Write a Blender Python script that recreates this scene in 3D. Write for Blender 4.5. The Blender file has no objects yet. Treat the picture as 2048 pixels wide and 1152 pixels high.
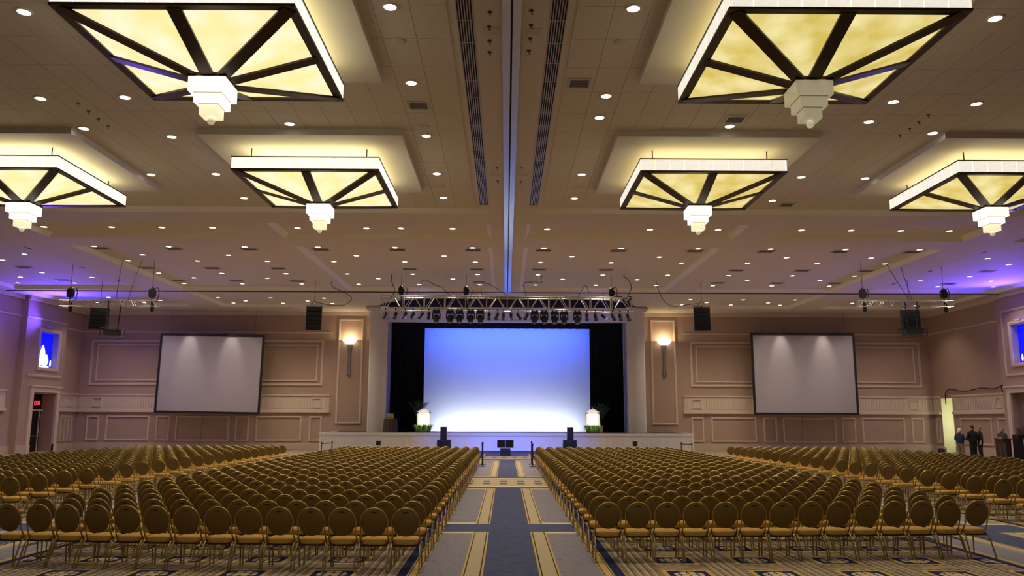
import bpy, bmesh, math, random
from mathutils import Vector, Matrix

random.seed(11)
S = bpy.context.scene
COL = S.collection
PI = math.pi

# ------------------------------------------------------------------ camera
F_PX, CAM_H, CAM_X = 1610.0, 2.28, -0.09
pitch = math.atan((838 - 576) / F_PX)
yaw = math.atan(12 / F_PX * math.cos(pitch))
roll = math.radians(0.17)
fw = Vector((math.sin(yaw) * math.cos(pitch), math.cos(yaw) * math.cos(pitch), math.sin(pitch)))
r0 = Vector((math.cos(yaw), -math.sin(yaw), 0))
u0 = r0.cross(fw)
rt = r0 * math.cos(roll) + u0 * math.sin(roll)
up = -r0 * math.sin(roll) + u0 * math.cos(roll)
cam_d = bpy.data.cameras.new('camera')
cam = bpy.data.objects.new('camera', cam_d)
COL.objects.link(cam)
cam.matrix_world = Matrix(((rt.x, up.x, -fw.x, CAM_X), (rt.y, up.y, -fw.y, 0), (rt.z, up.z, -fw.z, CAM_H), (0, 0, 0, 1)))
cam_d.sensor_width = 36
cam_d.lens = F_PX / 2048 * 36
cam_d.clip_end = 300
S.camera = cam

# ------------------------------------------------------------------ world, exposure
w = bpy.data.worlds.new('world'); S.world = w
w.use_nodes = True
w.node_tree.nodes['Background'].inputs[0].default_value = (0.02, 0.02, 0.025, 1)
w.node_tree.nodes['Background'].inputs[1].default_value = 0.3
S.view_settings.view_transform = 'Standard'
S.view_settings.look = 'None'
S.view_settings.gamma = 1
S.view_settings.use_curve_mapping = False
S.view_settings.exposure = 0.45
S.cycles.use_denoising = True
S.cycles.use_light_tree = True
S.cycles.max_bounces = 5
S.cycles.diffuse_bounces = 3
S.cycles.glossy_bounces = 3
S.cycles.transmission_bounces = 4
S.cycles.sample_clamp_indirect = 4.0
S.cycles.caustics_reflective = False
S.cycles.caustics_refractive = False

P_DOWN = 250.0        # recessed downlight, each
P_CHAND = 34.0        # uplight of each chandelier
P_CYC_LOW, P_CYC_TOP = 270.0, 450.0
P_STAGE_BLUE = 2000.0
P_BLUE_WASH, P_BLUE_SPREAD = 420.0, 3400.0

def lamp(kind, name, loc, energy, color, target=None, size=.1, size_y=None, spot=1.2, blend=.5, parent=None):
    d = bpy.data.lights.new(name, kind)
    d.energy = energy; d.color = color
    if kind == 'AREA':
        d.size = size
        if size_y: d.shape = 'RECTANGLE'; d.size_y = size_y
    else:
        d.shadow_soft_size = size
    if kind == 'SPOT':
        d.spot_size = spot; d.spot_blend = blend
    o = bpy.data.objects.new(name, d); COL.objects.link(o)
    o.location = loc
    if target is not None:
        o.rotation_euler = (Vector(target) - Vector(loc)).to_track_quat('-Z', 'Y').to_euler()
    if parent: o.parent = parent
    return o

# large area lights: the two strips that light the stage backdrop (one in the floor trough, one behind the border)
lamp('AREA', 'backdrop_ground_row', (0, 61.75, .98), P_CYC_LOW, (.8, .87, 1), (0, 63, 3.2), 11.0, .25)
lamp('AREA', 'backdrop_top_row', (0, 60.9, 9.75), P_CYC_TOP, (.035, .125, 1), (0, 63, 4.2), 12, .5)

# ------------------------------------------------------------------ materials
MATS = {}
def mat(name, col, rough=.6, metal=0, emit=None, strength=0, spec=.5, noise=0, scale=8, bump=0, sample=True):
    m = bpy.data.materials.new(name); m.use_nodes = True
    nt = m.node_tree; b = nt.nodes['Principled BSDF']
    b.inputs['Base Color'].default_value = (*col, 1)
    b.inputs['Roughness'].default_value = rough
    b.inputs['Metallic'].default_value = metal
    b.inputs['Specular IOR Level'].default_value = spec
    if emit:
        b.inputs['Emission Color'].default_value = (*emit, 1)
        b.inputs['Emission Strength'].default_value = strength
    if noise or bump:
        tc = nt.nodes.new('ShaderNodeTexCoord'); n = nt.nodes.new('ShaderNodeTexNoise')
        n.inputs['Scale'].default_value = scale; n.inputs['Detail'].default_value = 4
        nt.links.new(tc.outputs['Object'], n.inputs['Vector'])
        if noise:
            mr = nt.nodes.new('ShaderNodeMapRange')
            mr.inputs['To Min'].default_value = 1 - noise; mr.inputs['To Max'].default_value = 1 + noise
            nt.links.new(n.outputs['Fac'], mr.inputs['Value'])
            mx = nt.nodes.new('ShaderNodeMix'); mx.data_type = 'RGBA'; mx.blend_type = 'MULTIPLY'
            mx.inputs['Factor'].default_value = 1
            mx.inputs[6].default_value = (*col, 1)
            nt.links.new(mr.outputs[0], mx.inputs[7])
            nt.links.new(mx.outputs[2], b.inputs['Base Color'])
            if emit:
                mx2 = nt.nodes.new('ShaderNodeMix'); mx2.data_type = 'RGBA'; mx2.blend_type = 'MULTIPLY'
                mx2.inputs['Factor'].default_value = 1
                mx2.inputs[6].default_value = (*emit, 1)
                nt.links.new(mr.outputs[0], mx2.inputs[7])
                nt.links.new(mx2.outputs[2], b.inputs['Emission Color'])
        if bump:
            bp = nt.nodes.new('ShaderNodeBump'); bp.inputs['Strength'].default_value = bump
            bp.inputs['Distance'].default_value = .01
            nt.links.new(n.outputs['Fac'], bp.inputs['Height']); nt.links.new(bp.outputs[0], b.inputs['Normal'])
    if not sample: m.cycles.emission_sampling = 'NONE'
    MATS[name] = m
    return m

M_CEIL = mat('ceiling_paint', (.65, .60, .53), .85, noise=.05, scale=3)
M_TILE = mat('ceiling_tile_paint', (.65, .60, .51), .9, noise=.06, scale=5, bump=.15)
M_PANEL_LITFACE = mat('panel_and_lit_face_paint', (.70, .66, .55), .8)  # dropped panels, and coffer faces painted lighter in place of light
M_SLOPE = mat('bounce_slope_paint', (.84, .80, .70), .7)  # pale paint so the added coffer slopes read as lit
M_WALL = mat('wall_tan_paint', (.46, .33, .26), .75, noise=.05, scale=2)
M_TRIM = mat('trim_cream_paint', (.72, .60, .50), .6)
M_BASE = mat('baseboard_paint', (.58, .48, .38), .6)
M_WHITE = mat('proscenium_white_paint', (.84, .81, .79), .6, noise=.03, scale=3)
M_BLACK = mat('black_drape', (.006, .006, .008), .95, noise=.4, scale=3)
M_BLACKM = mat('black_metal', (.012, .012, .014), .45)
M_RUBBER = mat('black_rubber', (.01, .01, .01), .8)
M_SPK = mat('speaker_black', (.01, .011, .014), .6, noise=.3, scale=40)
M_GRILL = mat('speaker_grille', (.008, .008, .010), .5, .2)
M_ALU = mat('truss_aluminium', (.62, .60, .55), .35, .85)
M_CHROME = mat('chrome', (.8, .8, .82), .15, 1)
M_BRONZE = mat('dark_bronze', (.055, .032, .016), .38, .6)
M_BAND = mat('lit_crystal_band', (.9, .88, .8), .5, emit=(1, .95, .86), strength=.70, noise=.14, scale=9, sample=False)
M_BAND2 = mat('lit_crystal_band_soft', (.9, .88, .78), .5, emit=(1, .93, .80), strength=.60, noise=.16, scale=9, sample=False)
def alabaster(name, lo, hi, st):
    m = mat(name, lo, .5, emit=lo, strength=st, sample=False)
    nt = m.node_tree; b = nt.nodes['Principled BSDF']
    tc = nt.nodes.new('ShaderNodeTexCoord'); n = nt.nodes.new('ShaderNodeTexNoise'); n.inputs['Scale'].default_value = 1.1; n.inputs['Detail'].default_value = 6
    nt.links.new(tc.outputs['Object'], n.inputs['Vector'])
    mr = nt.nodes.new('ShaderNodeMapRange'); mr.inputs['From Min'].default_value = .36; mr.inputs['From Max'].default_value = .62
    nt.links.new(n.outputs['Fac'], mr.inputs['Value'])
    mx = nt.nodes.new('ShaderNodeMix'); mx.data_type = 'RGBA'; mx.inputs[6].default_value = (*lo, 1); mx.inputs[7].default_value = (*hi, 1)
    nt.links.new(mr.outputs[0], mx.inputs['Factor']); nt.links.new(mx.outputs[2], b.inputs['Emission Color'])
    return m
M_AMBER = alabaster('amber_alabaster', (.86, .75, .32), (.90, .86, .62), .80)
M_AMBER2 = alabaster('amber_alabaster_deep', (.62, .49, .11), (.86, .77, .38), .74)
M_TIER = mat('lit_crystal_tier', (.9, .88, .8), .4, emit=(1, .96, .88), strength=.75, noise=.12, scale=25, sample=False)
M_TIERDIM = mat('faint_glow_tier', (.75, .72, .55), .35, emit=(1, .9, .6), strength=.15, noise=.15, scale=25, sample=False)  # faint glow put into the colour, though this hub is unlit
M_TIERLOW = mat('lit_crystal_low_tier', (.9, .85, .65), .4, emit=(1, .86, .55), strength=.62, noise=.12, scale=25, sample=False)
M_CRYSTAL = mat('crystal_ball', (.9, .85, .7), .05, 0, emit=(1, .9, .6), strength=.25, spec=1)
M_LENS = mat('downlight_lens', (1, 1, 1), .5, emit=(1, .93, .82), strength=4.0, sample=False)
M_RING = mat('downlight_ring', (.75, .70, .62), .5)
M_VENT = mat('vent_grey', (.22, .20, .20), .6)
M_VENTF = mat('vent_frame', (.55, .50, .46), .6)
M_SLOT = mat('slot_void', (.004, .003, .003), .9)
M_VANE = mat('slot_vane', (.40, .34, .31), .35, .2)
M_TRACK = mat('track_metal', (.38, .38, .42), .22, .9)
M_DARK = mat('dark_line', (.02, .018, .02), .8)
M_GOLD = mat('chair_gold_tube', (.42, .32, .12), .38, .7)
M_SEAT = mat('chair_seat_fabric', (.52, .31, .062), .85, noise=.12, scale=60, bump=.1)
M_BACK = mat('chair_back_fabric', (.21, .135, .034), .9, noise=.15, scale=60)
M_GRIP = mat('chair_hand_grip', (.05, .028, .01), .6)
M_SCREEN = mat('projection_fabric', (.37, .34, .385), .8)
M_CYC = mat('backdrop_fabric', (.86, .86, .88), .9)
M_STAGEFLOOR = mat('stage_floor', (.05, .045, .045), .5)
M_GLASSW = mat('sconce_bowl_glass', (1, .95, .85), .4, emit=(1, .86, .62), strength=2.2)
M_PEWTER = mat('sconce_pewter', (.30, .27, .27), .45, .5)
M_BLUEGLOW = mat('blue_backlit_glass', (.0, .0, .12), .5, emit=(.0, .002, 1), strength=1.6)
M_WHITEGLOW = mat('white_backlit_glass', (.8, .85, 1), .3, emit=(.72, .82, 1), strength=1.5)
M_GLASSD = mat('dark_door_glass', (.012, .01, .01), .12, spec=.4)
M_RED = mat('exit_red', (.5, .02, .03), .5, emit=(1, .04, .09), strength=1.6)
M_LEAF = mat('palm_green', (.045, .12, .05), .5, noise=.3, scale=4)
M_FERN = mat('fern_green', (.16, .34, .05), .55, noise=.35, scale=6)
M_LECT = mat('lectern_wood', (.55, .47, .42), .5, noise=.1, scale=5)
M_PAPER = mat('white_panel', (.92, .92, .94), .5)
M_SKIRT = mat('table_skirt', (.10, .075, .07), .85, noise=.2, scale=5)
M_GILT = mat('gilt_box', (.62, .50, .25), .45, .3, noise=.2, scale=20)
M_CREAMWALL = mat('corridor_cream', (.80, .80, .56), .7)
M_DOORWOOD = mat('door_brown', (.24, .18, .14), .5, noise=.1, scale=4)
M_CARTWOOD = mat('dark_cart_wood', (.05, .02, .017), .5)
M_SKIN = mat('skin', (.62, .36, .26), .55)
M_NAVY = mat('navy_cloth', (.012, .016, .07), .9)
M_COAT = mat('black_cloth', (.006, .006, .009), .9)
M_KHAKI = mat('khaki_cloth', (.20, .165, .10), .9)
M_MAROON = mat('dark_plum_cloth', (.03, .012, .02), .9)
M_GREYT = mat('grey_cloth', (.10, .08, .085), .9)
M_OLIVE = mat('dark_olive_cloth', (.045, .045, .035), .9)
M_HAIRW = mat('white_hair', (.72, .66, .58), .8)
M_HAIRD = mat('dark_hair', (.02, .013, .01), .7)
M_HAIRG = mat('grey_hair', (.28, .24, .2), .8)
M_SHIRT = mat('white_cloth', (.7, .7, .72), .9)
M_PURPLE = mat('blue_belt', (.03, .03, .10), .7)
M_SOIL = mat('planter_pot', (.10, .07, .05), .7)
M_TRUSSBOX = mat('stone_footing', (.16, .10, .08), .7, noise=.5, scale=3)

# ------------------------------------------------------------------ mesh helpers
class MB:
    def __init__(s): s.v = []; s.f = []; s.mi = []; s.cur = 0
    def add(s, vs, fs):
        b = len(s.v); s.v += [tuple(p) for p in vs]
        s.f += [tuple(b + i for i in q) for q in fs]; s.mi += [s.cur] * len(fs)
        return s
    def box(s, x0, x1, y0, y1, z0, z1):
        if x0 > x1: x0, x1 = x1, x0
        if y0 > y1: y0, y1 = y1, y0
        if z0 > z1: z0, z1 = z1, z0
        return s.add([(x0, y0, z0), (x1, y0, z0), (x1, y1, z0), (x0, y1, z0), (x0, y0, z1), (x1, y0, z1), (x1, y1, z1), (x0, y1, z1)],
                     [(0, 3, 2, 1), (4, 5, 6, 7), (0, 1, 5, 4), (1, 2, 6, 5), (2, 3, 7, 6), (3, 0, 4, 7)])
    def obox(s, c, size, rot=None):
        a, b, d = [q / 2 for q in size]; R = rot or Matrix.Identity(3); c = Vector(c)
        vs = [c + R @ Vector(p) for p in [(-a, -b, -d), (a, -b, -d), (a, b, -d), (-a, b, -d), (-a, -b, d), (a, -b, d), (a, b, d), (-a, b, d)]]
        return s.add(vs, [(0, 3, 2, 1), (4, 5, 6, 7), (0, 1, 5, 4), (1, 2, 6, 5), (2, 3, 7, 6), (3, 0, 4, 7)])
    def bar(s, p, q, wd, th, upv=(0, 0, 1)):
        p, q = Vector(p), Vector(q); d = q - p; L = d.length; d.normalize()
        x = d.cross(Vector(upv))
        if x.length < 1e-4: x = d.cross(Vector((1, 0, 0)))
        x.normalize(); z = x.cross(d)
        R = Matrix((x, d, z)).transposed()
        return s.obox((p + q) / 2, (wd, L, th), R)
    def tube(s, pts, r, n=6, caps=True, closed=False):
        pts = [Vector(p) for p in pts]; m = len(pts)
        rs = r if isinstance(r, (list, tuple)) else [r] * m
        prev = None; rings = []
        for i, p in enumerate(pts):
            if closed: t = pts[(i + 1) % m] - pts[i - 1]
            else: t = (pts[min(i + 1, m - 1)] - pts[max(i - 1, 0)])
            t.normalize()
            if prev is None:
                x = t.cross(Vector((0, 0, 1)))
                if x.length < .05: x = t.cross(Vector((1, 0, 0)))
            else:
                x = prev - t * prev.dot(t)
            x.normalize(); prev = x; y = t.cross(x)
            rings.append([p + (x * math.cos(2 * PI * k / n) + y * math.sin(2 * PI * k / n)) * rs[i] for k in range(n)])
        vs = [q for g in rings for q in g]; fs = []
        for i in range(m if closed else m - 1):
            j = (i + 1) % m
            for k in range(n):
                fs.append((i * n + k, i * n + (k + 1) % n, j * n + (k + 1) % n, j * n + k))
        if caps and not closed:
            fs.append(tuple(range(n - 1, -1, -1))); fs.append(tuple((m - 1) * n + k for k in range(n)))
        return s.add(vs, fs)
    def lathe(s, prof, n=16, c=(0, 0, 0), R=None, caps=True):
        c = Vector(c); vs = []; fs = []
        for (r, z) in prof:
            for k in range(n):
                p = Vector((r * math.cos(2 * PI * k / n), r * math.sin(2 * PI * k / n), z))
                vs.append(c + (R @ p if R else p))
        for i in range(len(prof) - 1):
            for k in range(n):
                fs.append((i * n + k, i * n + (k + 1) % n, (i + 1) * n + (k + 1) % n, (i + 1) * n + k))
        if caps and prof[0][0] > 1e-5: fs.append(tuple(range(n - 1, -1, -1)))
        if caps and prof[-1][0] > 1e-5: fs.append(tuple((len(prof) - 1) * n + k for k in range(n)))
        return s.add(vs, fs)
    def layers(s, rings):
        n = len(rings[0]); vs = [p for g in rings for p in g]; fs = []
        for i in range(len(rings) - 1):
            for k in range(n):
                fs.append((i * n + k, i * n + (k + 1) % n, (i + 1) * n + (k + 1) % n, (i + 1) * n + k))
        fs.append(tuple(range(n - 1, -1, -1))); fs.append(tuple((len(rings) - 1) * n + k for k in range(n)))
        return s.add(vs, fs)
    def mesh(s, name, m=None, smooth=False):
        me = bpy.data.meshes.new(name); me.from_pydata(s.v, [], s.f)
        if m is not None:
            for q in (m if isinstance(m, (list, tuple)) else [m]): me.materials.append(q)
            if isinstance(m, (list, tuple)): me.polygons.foreach_set('material_index', s.mi)
        if smooth:
            me.polygons.foreach_set('use_smooth', [True] * len(me.polygons))
            try: me.set_sharp_from_angle(angle=math.radians(40))
            except Exception: pass
        me.update()
        return me
    def build(s, name, m, parent=None, smooth=False, loc=None):
        return link(name, s.mesh(name, m, smooth), parent, loc)

def link(name, me, parent=None, loc=None):
    o = bpy.data.objects.new(name, me); COL.objects.link(o)
    if parent: o.parent = parent
    if loc is not None: o.location = loc
    return o

def tag(o, label, cat, group=None, kind=None):
    if label: o['label'] = label
    if cat: o['category'] = cat
    if group: o['group'] = group
    if kind: o['kind'] = kind
    return o

def thing(name, label, cat, loc=(0, 0, 0), rotz=0, group=None):
    o = bpy.data.objects.new(name, None); COL.objects.link(o)
    o.empty_display_size = .2
    o.location = loc; o.rotation_euler = (0, 0, rotz)
    return tag(o, label, cat, group)

def struct(o):
    o['kind'] = 'structure'; return o

def dup(root, loc, rotz=None, label=None, group=None):
    r = root.copy(); COL.objects.link(r); r.location = loc
    if rotz is not None: r.rotation_euler = (0, 0, rotz)
    if label: r['label'] = label
    if group: r['group'] = group
    for ch in root.children:
        c = ch.copy(); COL.objects.link(c); c.parent = r
        for g in ch.children:
            d = g.copy(); COL.objects.link(d); d.parent = c
    return r

ORD = ['', 'first', 'second', 'third', 'fourth', 'fifth', 'sixth', 'seventh', 'eighth', 'ninth', 'tenth', 'eleventh', 'twelfth', 'thirteenth',
       'fourteenth', 'fifteenth', 'sixteenth', 'seventeenth', 'eighteenth', 'nineteenth', 'twentieth', 'twenty-first', 'twenty-second']

# ------------------------------------------------------------------ carpet material (world coordinates)
class EX:
    def __init__(s, nt, k): s.nt = nt; s.k = k
    def _op(s, op, *o):
        n = s.nt.nodes.new('ShaderNodeMath'); n.operation = op
        for i, q in enumerate((s,) + o):
            if isinstance(q, EX): s.nt.links.new(q.k, n.inputs[i])
            else: n.inputs[i].default_value = q
        return EX(s.nt, n.outputs[0])
    def __add__(s, o): return s._op('ADD', o)
    def __sub__(s, o): return s._op('SUBTRACT', o)
    def __mul__(s, o): return s._op('MULTIPLY', o)
    def abs(s): return s._op('ABSOLUTE')
    def mod(s, o): return s._op('FLOORED_MODULO', o)
    def lt(s, o): return s._op('LESS_THAN', o)
    def gt(s, o): return s._op('GREATER_THAN', o)
    def max(s, o): return s._op('MAXIMUM', o)
    def sin(s): return s._op('SINE')
    def inside(s, a, b): return s.gt(a) * s.lt(b)

def carpet():
    m = bpy.data.materials.new('patterned_carpet'); m.use_nodes = True
    nt = m.node_tree; b = nt.nodes['Principled BSDF']; b.inputs['Roughness'].default_value = .95
    b.inputs['Specular IOR Level'].default_value = .1
    tc = nt.nodes.new('ShaderNodeTexCoord'); sx = nt.nodes.new('ShaderNodeSeparateXYZ')
    nt.links.new(tc.outputs['Object'], sx.inputs[0])
    X = EX(nt, sx.outputs[0]); Y = EX(nt, sx.outputs[1])
    def noise(scale, detail=3):
        n = nt.nodes.new('ShaderNodeTexNoise'); n.inputs['Scale'].default_value = scale; n.inputs['Detail'].default_value = detail
        nt.links.new(tc.outputs['Object'], n.inputs['Vector']); return EX(nt, n.outputs['Fac'])
    def mix(a, c, fac):
        n = nt.nodes.new('ShaderNodeMix'); n.data_type = 'RGBA'
        nt.links.new(fac.k, n.inputs['Factor'])
        for i, q in ((6, a), (7, c)):
            if isinstance(q, EX): nt.links.new(q.k, n.inputs[i])
            else: n.inputs[i].default_value = (*q, 1)
        return EX(nt, n.outputs[2])
    TAN = (.36, .285, .19); GOLD = (.56, .39, .13); NAVY = (.022, .028, .085); BLUE = (.085, .10, .185)
    GREY = (.245, .235, .275); CREAM = (.62, .54, .37); DARK = (.045, .03, .03); BEIGE = (.47, .40, .27)
    ax = ((X + 4.825).mod(9.65) - 4.825).abs()
    # medallion field
    fx = (X.abs() - 2.66 + .665).mod(1.33) - .665
    fy = (Y - 12.5 + .62).mod(1.24) - .62
    du = fx.abs(); dv = fy.abs()
    c = mix(TAN, (.20, .15, .10), noise(3).gt(.54) * .6)
    st = (fx * 52.0).sin().gt(.35) * du.gt(.44)
    c = mix(c, DARK, st * .5)
    st2 = (fx * 52.0 + 1.9).sin().gt(.75) * du.gt(.44)
    c = mix(c, CREAM, st2 * .6)
    dots = (Y * 42.0).sin().gt(0) * du.inside(.385, .43)
    c = mix(c, DARK, dots * .7)
    c = mix(c, DARK, (X * 42.0).sin().gt(0) * dv.inside(.40, .45) * du.lt(.43) * .7)
    sq = du.lt(.36) * dv.lt(.36)
    c = mix(c, GOLD, sq)
    c = mix(c, NAVY, du.lt(.30) * dv.lt(.29))
    pet = ((fx * 24.0).sin().abs() * (fy * 24.0).sin().abs()).gt(.25)
    rr = fx * fx * 1.0 + fy * fy * 1.0
    c = mix(c, CREAM, rr.lt(.050) * pet)
    c = mix(c, GOLD, rr.lt(.004))
    field = ax.gt(1.69)
    # aisles
    fl = (noise(7, 1).gt(.68)) * .75
    a = mix(GREY, (.12, .11, .16), fl)
    def crossing(y0, y1): return Y.inside(y0, y1)
    pan_end = None
    CR = [(17.09, 18.31), (27.45, 33.0), (45.6, 54.2), (8.0, 8.9), (-1, .2)]
    for (y0, y1) in CR:
        e = Y.inside(y0 - .22, y0) .max(Y.inside(y1, y1 + .24))
        a = mix(a, CREAM, e)
    # long bands
    band = ax.inside(.42, .74)
    g = mix(BEIGE, (.40, .34, .25), noise(12).gt(.55) * .5)
    g = mix(g, DARK, ax.inside(.452, .472).max(ax.inside(.69, .708)))
    g = mix(g, GOLD, ax.inside(.42, .45).max(ax.inside(.71, .74)))
    a = mix(a, g, band)
    for (y0, y1) in CR:
        a = mix(a, BLUE, Y.inside(y0, y1))
    # the patterned cross strips
    for (y0, y1) in ((28.1, 32.2), (47.3, 50.6)):
        w_ = y1 - y0
        strip = Y.inside(y0, y1)
        q = mix(BEIGE, CREAM, Y.inside(y0, y0 + .14 * w_).max(Y.inside(y1 - .12 * w_, y1)))
        blk = Y.inside(y0 + .22 * w_, y0 + .78 * w_) * ((X + .28).mod(.62)).lt(.26)
        q = mix(q, (.12, .13, .22), blk * (Y * 6.0).sin().gt(-.4))
        q = mix(q, DARK, Y.inside(y0 + .17 * w_, y0 + .19 * w_).max(Y.inside(y0 + .82 * w_, y0 + .84 * w_)))
        a = mix(a, q, strip)
    keepc = ax.lt(.42)
    pat = Y.inside(28.1, 32.2).max(Y.inside(47.3, 50.6))
    centre = mix(BLUE, (.065, .078, .15), noise(5).gt(.52) * .6)
    n2 = nt.nodes.new('ShaderNodeMath'); n2.operation = 'SUBTRACT'; n2.inputs[0].default_value = 1
    nt.links.new(pat.k, n2.inputs[1])
    a = mix(a, centre, keepc * EX(nt, n2.outputs[0]))
    # outer edge of the aisle
    e = mix(GOLD, BEIGE, noise(10).gt(.5) * .5)
    e = mix(e, DARK, ax.inside(1.385, 1.40).max(ax.inside(1.505, 1.52)))
    a = mix(a, e, ax.inside(1.37, 1.54))
    a = mix(a, NAVY, ax.inside(1.54, 1.69))
    c = mix(a, c, field)
    # weave
    nz = noise(90, 2)
    mr = nt.nodes.new('ShaderNodeMapRange'); mr.inputs['To Min'].default_value = .8; mr.inputs['To Max'].default_value = 1.2
    nt.links.new(nz.k, mr.inputs['Value'])
    mx = nt.nodes.new('ShaderNodeMix'); mx.data_type = 'RGBA'; mx.blend_type = 'MULTIPLY'; mx.inputs['Factor'].default_value = 1
    nt.links.new(c.k, mx.inputs[6]); nt.links.new(mr.outputs[0], mx.inputs[7])
    nt.links.new(mx.outputs[2], b.inputs['Base Color'])
    return m
M_CARPET = carpet()

# ------------------------------------------------------------------ the setting
HX, YB, YR = 31.6, 60.0, -8.0          # half width, back wall, rear wall
H1, H2 = 10.15, 10.35                  # soffit and coffer heights
fl = MB().box(-HX - .4, HX + .4, YR - .4, YB + .4, -.2, 0).build('floor', M_CARPET); struct(fl)

# ceiling: soffit grid with coffers
cof = [(-26, -.74, YR, 30.37), (.74, 26, YR, 30.37)]
for (xa, xb) in ((-30.6, -22.5), (-20.3, -11.6), (-9.9, -.74), (.74, 9.9), (11.6, 20.3), (22.5, 30.6)):
    cof.append((xa, xb, 32.07, 34.95))
    cof.append((xa, xb, 36.6, 49.6))
    if abs(xa + xb) > 12: cof.append((xa, xb, 50.4, 57.2))
HOLE = (-9.9, 9.9, 50.4, 57.0)
xs = sorted({-HX - .3, HX + .3, HOLE[0], HOLE[1]} | {c[0] for c in cof} | {c[1] for c in cof})
ys = sorted({YR - .3, YB + .3, HOLE[2], HOLE[3]} | {c[2] for c in cof} | {c[3] for c in cof})
def level(x, y):
    if HOLE[0] < x < HOLE[1] and HOLE[2] < y < HOLE[3]: return None
    for c in cof:
        if c[0] < x < c[1] and c[2] < y < c[3]: return H2
    return H1
cb = MB()
nx, ny = len(xs) - 1, len(ys) - 1
lv = [[level((xs[i] + xs[i + 1]) / 2, (ys[j] + ys[j + 1]) / 2) for j in range(ny)] for i in range(nx)]
for i in range(nx):
    for j in range(ny):
        z = lv[i][j]
        if z is None: continue
        x0, x1, y0, y1 = xs[i], xs[i + 1], ys[j], ys[j + 1]
        cb.add([(x0, y0, z), (x1, y0, z), (x1, y1, z), (x0, y1, z)], [(0, 3, 2, 1)])
        if i + 1 < nx and lv[i + 1][j] not in (None, z):
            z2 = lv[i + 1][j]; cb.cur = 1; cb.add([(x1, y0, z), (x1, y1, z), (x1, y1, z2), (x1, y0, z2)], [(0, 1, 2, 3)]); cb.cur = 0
        if j + 1 < ny and lv[i][j + 1] not in (None, z):
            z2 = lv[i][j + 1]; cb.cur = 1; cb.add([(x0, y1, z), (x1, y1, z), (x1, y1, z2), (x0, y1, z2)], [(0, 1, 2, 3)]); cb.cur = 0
NA = 48
def arch(x): return 56.4 - 4.3 * math.sqrt(max(0, 1 - (x / 8.95) ** 2))
rec = MB()
for k in range(NA):
    xa = HOLE[0] + (HOLE[1] - HOLE[0]) * k / NA; xb = HOLE[0] + (HOLE[1] - HOLE[0]) * (k + 1) / NA
    ya, yb = arch(xa), arch(xb)
    cb.add([(xa, 50.4, H1), (xb, 50.4, H1), (xb, yb, H1), (xa, ya, H1)], [(0, 3, 2, 1)])
    rec.add([(xa, ya, H1), (xb, yb, H1), (xb, yb, H1 + 1.2), (xa, ya, H1 + 1.2)], [(0, 1, 2, 3)])
    rec.add([(xa, ya, H1 + 1.2), (xb, yb, H1 + 1.2), (xb, 57.0, H1 + 1.2), (xa, 57.0, H1 + 1.2)], [(0, 3, 2, 1)])
    rec.add([(xa, 57.0, H1), (xb, 57.0, H1), (xb, 57.0, H1 + 1.2), (xa, 57.0, H1 + 1.2)], [(0, 1, 2, 3)])
    if k in (0, NA - 1):
        xe, ye = (xa, ya) if k == 0 else (xb, yb)
        rec.add([(xe, ye, H1), (xe, 57, H1), (xe, 57, H1 + 1.2), (xe, ye, H1 + 1.2)], [(0, 1, 2, 3)])
ceil = cb.build('ceiling', [M_CEIL, M_PANEL_LITFACE]); struct(ceil)  # second paint lightens the upright coffer faces as if lit
rec.build('curtain_recess', M_DARK, ceil)
MB().box(-31.4, 31.4, 50.0, 50.06, H1 - .05, H1).build('dividing_track', M_DARK, ceil)

# added slopes in pale paint, shaped to catch bounce light at coffer edges
def add_slope(c, ins=.2):
    x0, x1, y0, y1 = c; e = .001
    ob = [(x0 + e, y0 + e, H1), (x1 - e, y0 + e, H1), (x1 - e, y1 - e, H1), (x0 + e, y1 - e, H1)]
    ot = [(p[0], p[1], H2 - e) for p in ob]
    it = [(x0 + ins, y0 + ins, H2 - e), (x1 - ins, y0 + ins, H2 - e), (x1 - ins, y1 - ins, H2 - e), (x0 + ins, y1 - ins, H2 - e)]
    fs = []
    for k in range(4):
        j = (k + 1) % 4; fs += [(k, j, 8 + j, 8 + k), (8 + k, 8 + j, 4 + j, 4 + k), (4 + k, 4 + j, j, k)]
    MB().add(ob + ot + it, fs).build('bounce_slope', M_SLOPE, ceil)
for c in cof:
    if c[3] > 31: add_slope(c, .2)
    else: MB().add([(c[0], c[3] - .001, H1), (c[1], c[3] - .001, H1), (c[1], c[3] - .15, H2 - .001), (c[0], c[3] - .15, H2 - .001), (c[0], c[3] - .001, H2 - .001), (c[1], c[3] - .001, H2 - .001)],
                   [(0, 1, 2, 3), (3, 2, 5, 4), (4, 5, 1, 0), (0, 3, 4), (1, 5, 2)]).build('bounce_slope', M_SLOPE, ceil)

# dropped panels over the chandeliers
CH = [(-5.93, 15.2), (-5.93, 24.6), (5.93, 15.2), (5.93, 24.6), (-15.2, 24.6), (15.2, 24.6)]
pm = MB().box(-2.88, 2.88, -2.9, 2.9, 0, .2).mesh('dropped_panel', M_PANEL_LITFACE)
for (x, y) in CH: link('dropped_panel', pm, ceil, (x, y, H1))
for (x, y) in ((-15.2, 15.2), (15.2, 15.2)): link('dropped_panel', pm, ceil, (x, y, H1))

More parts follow.
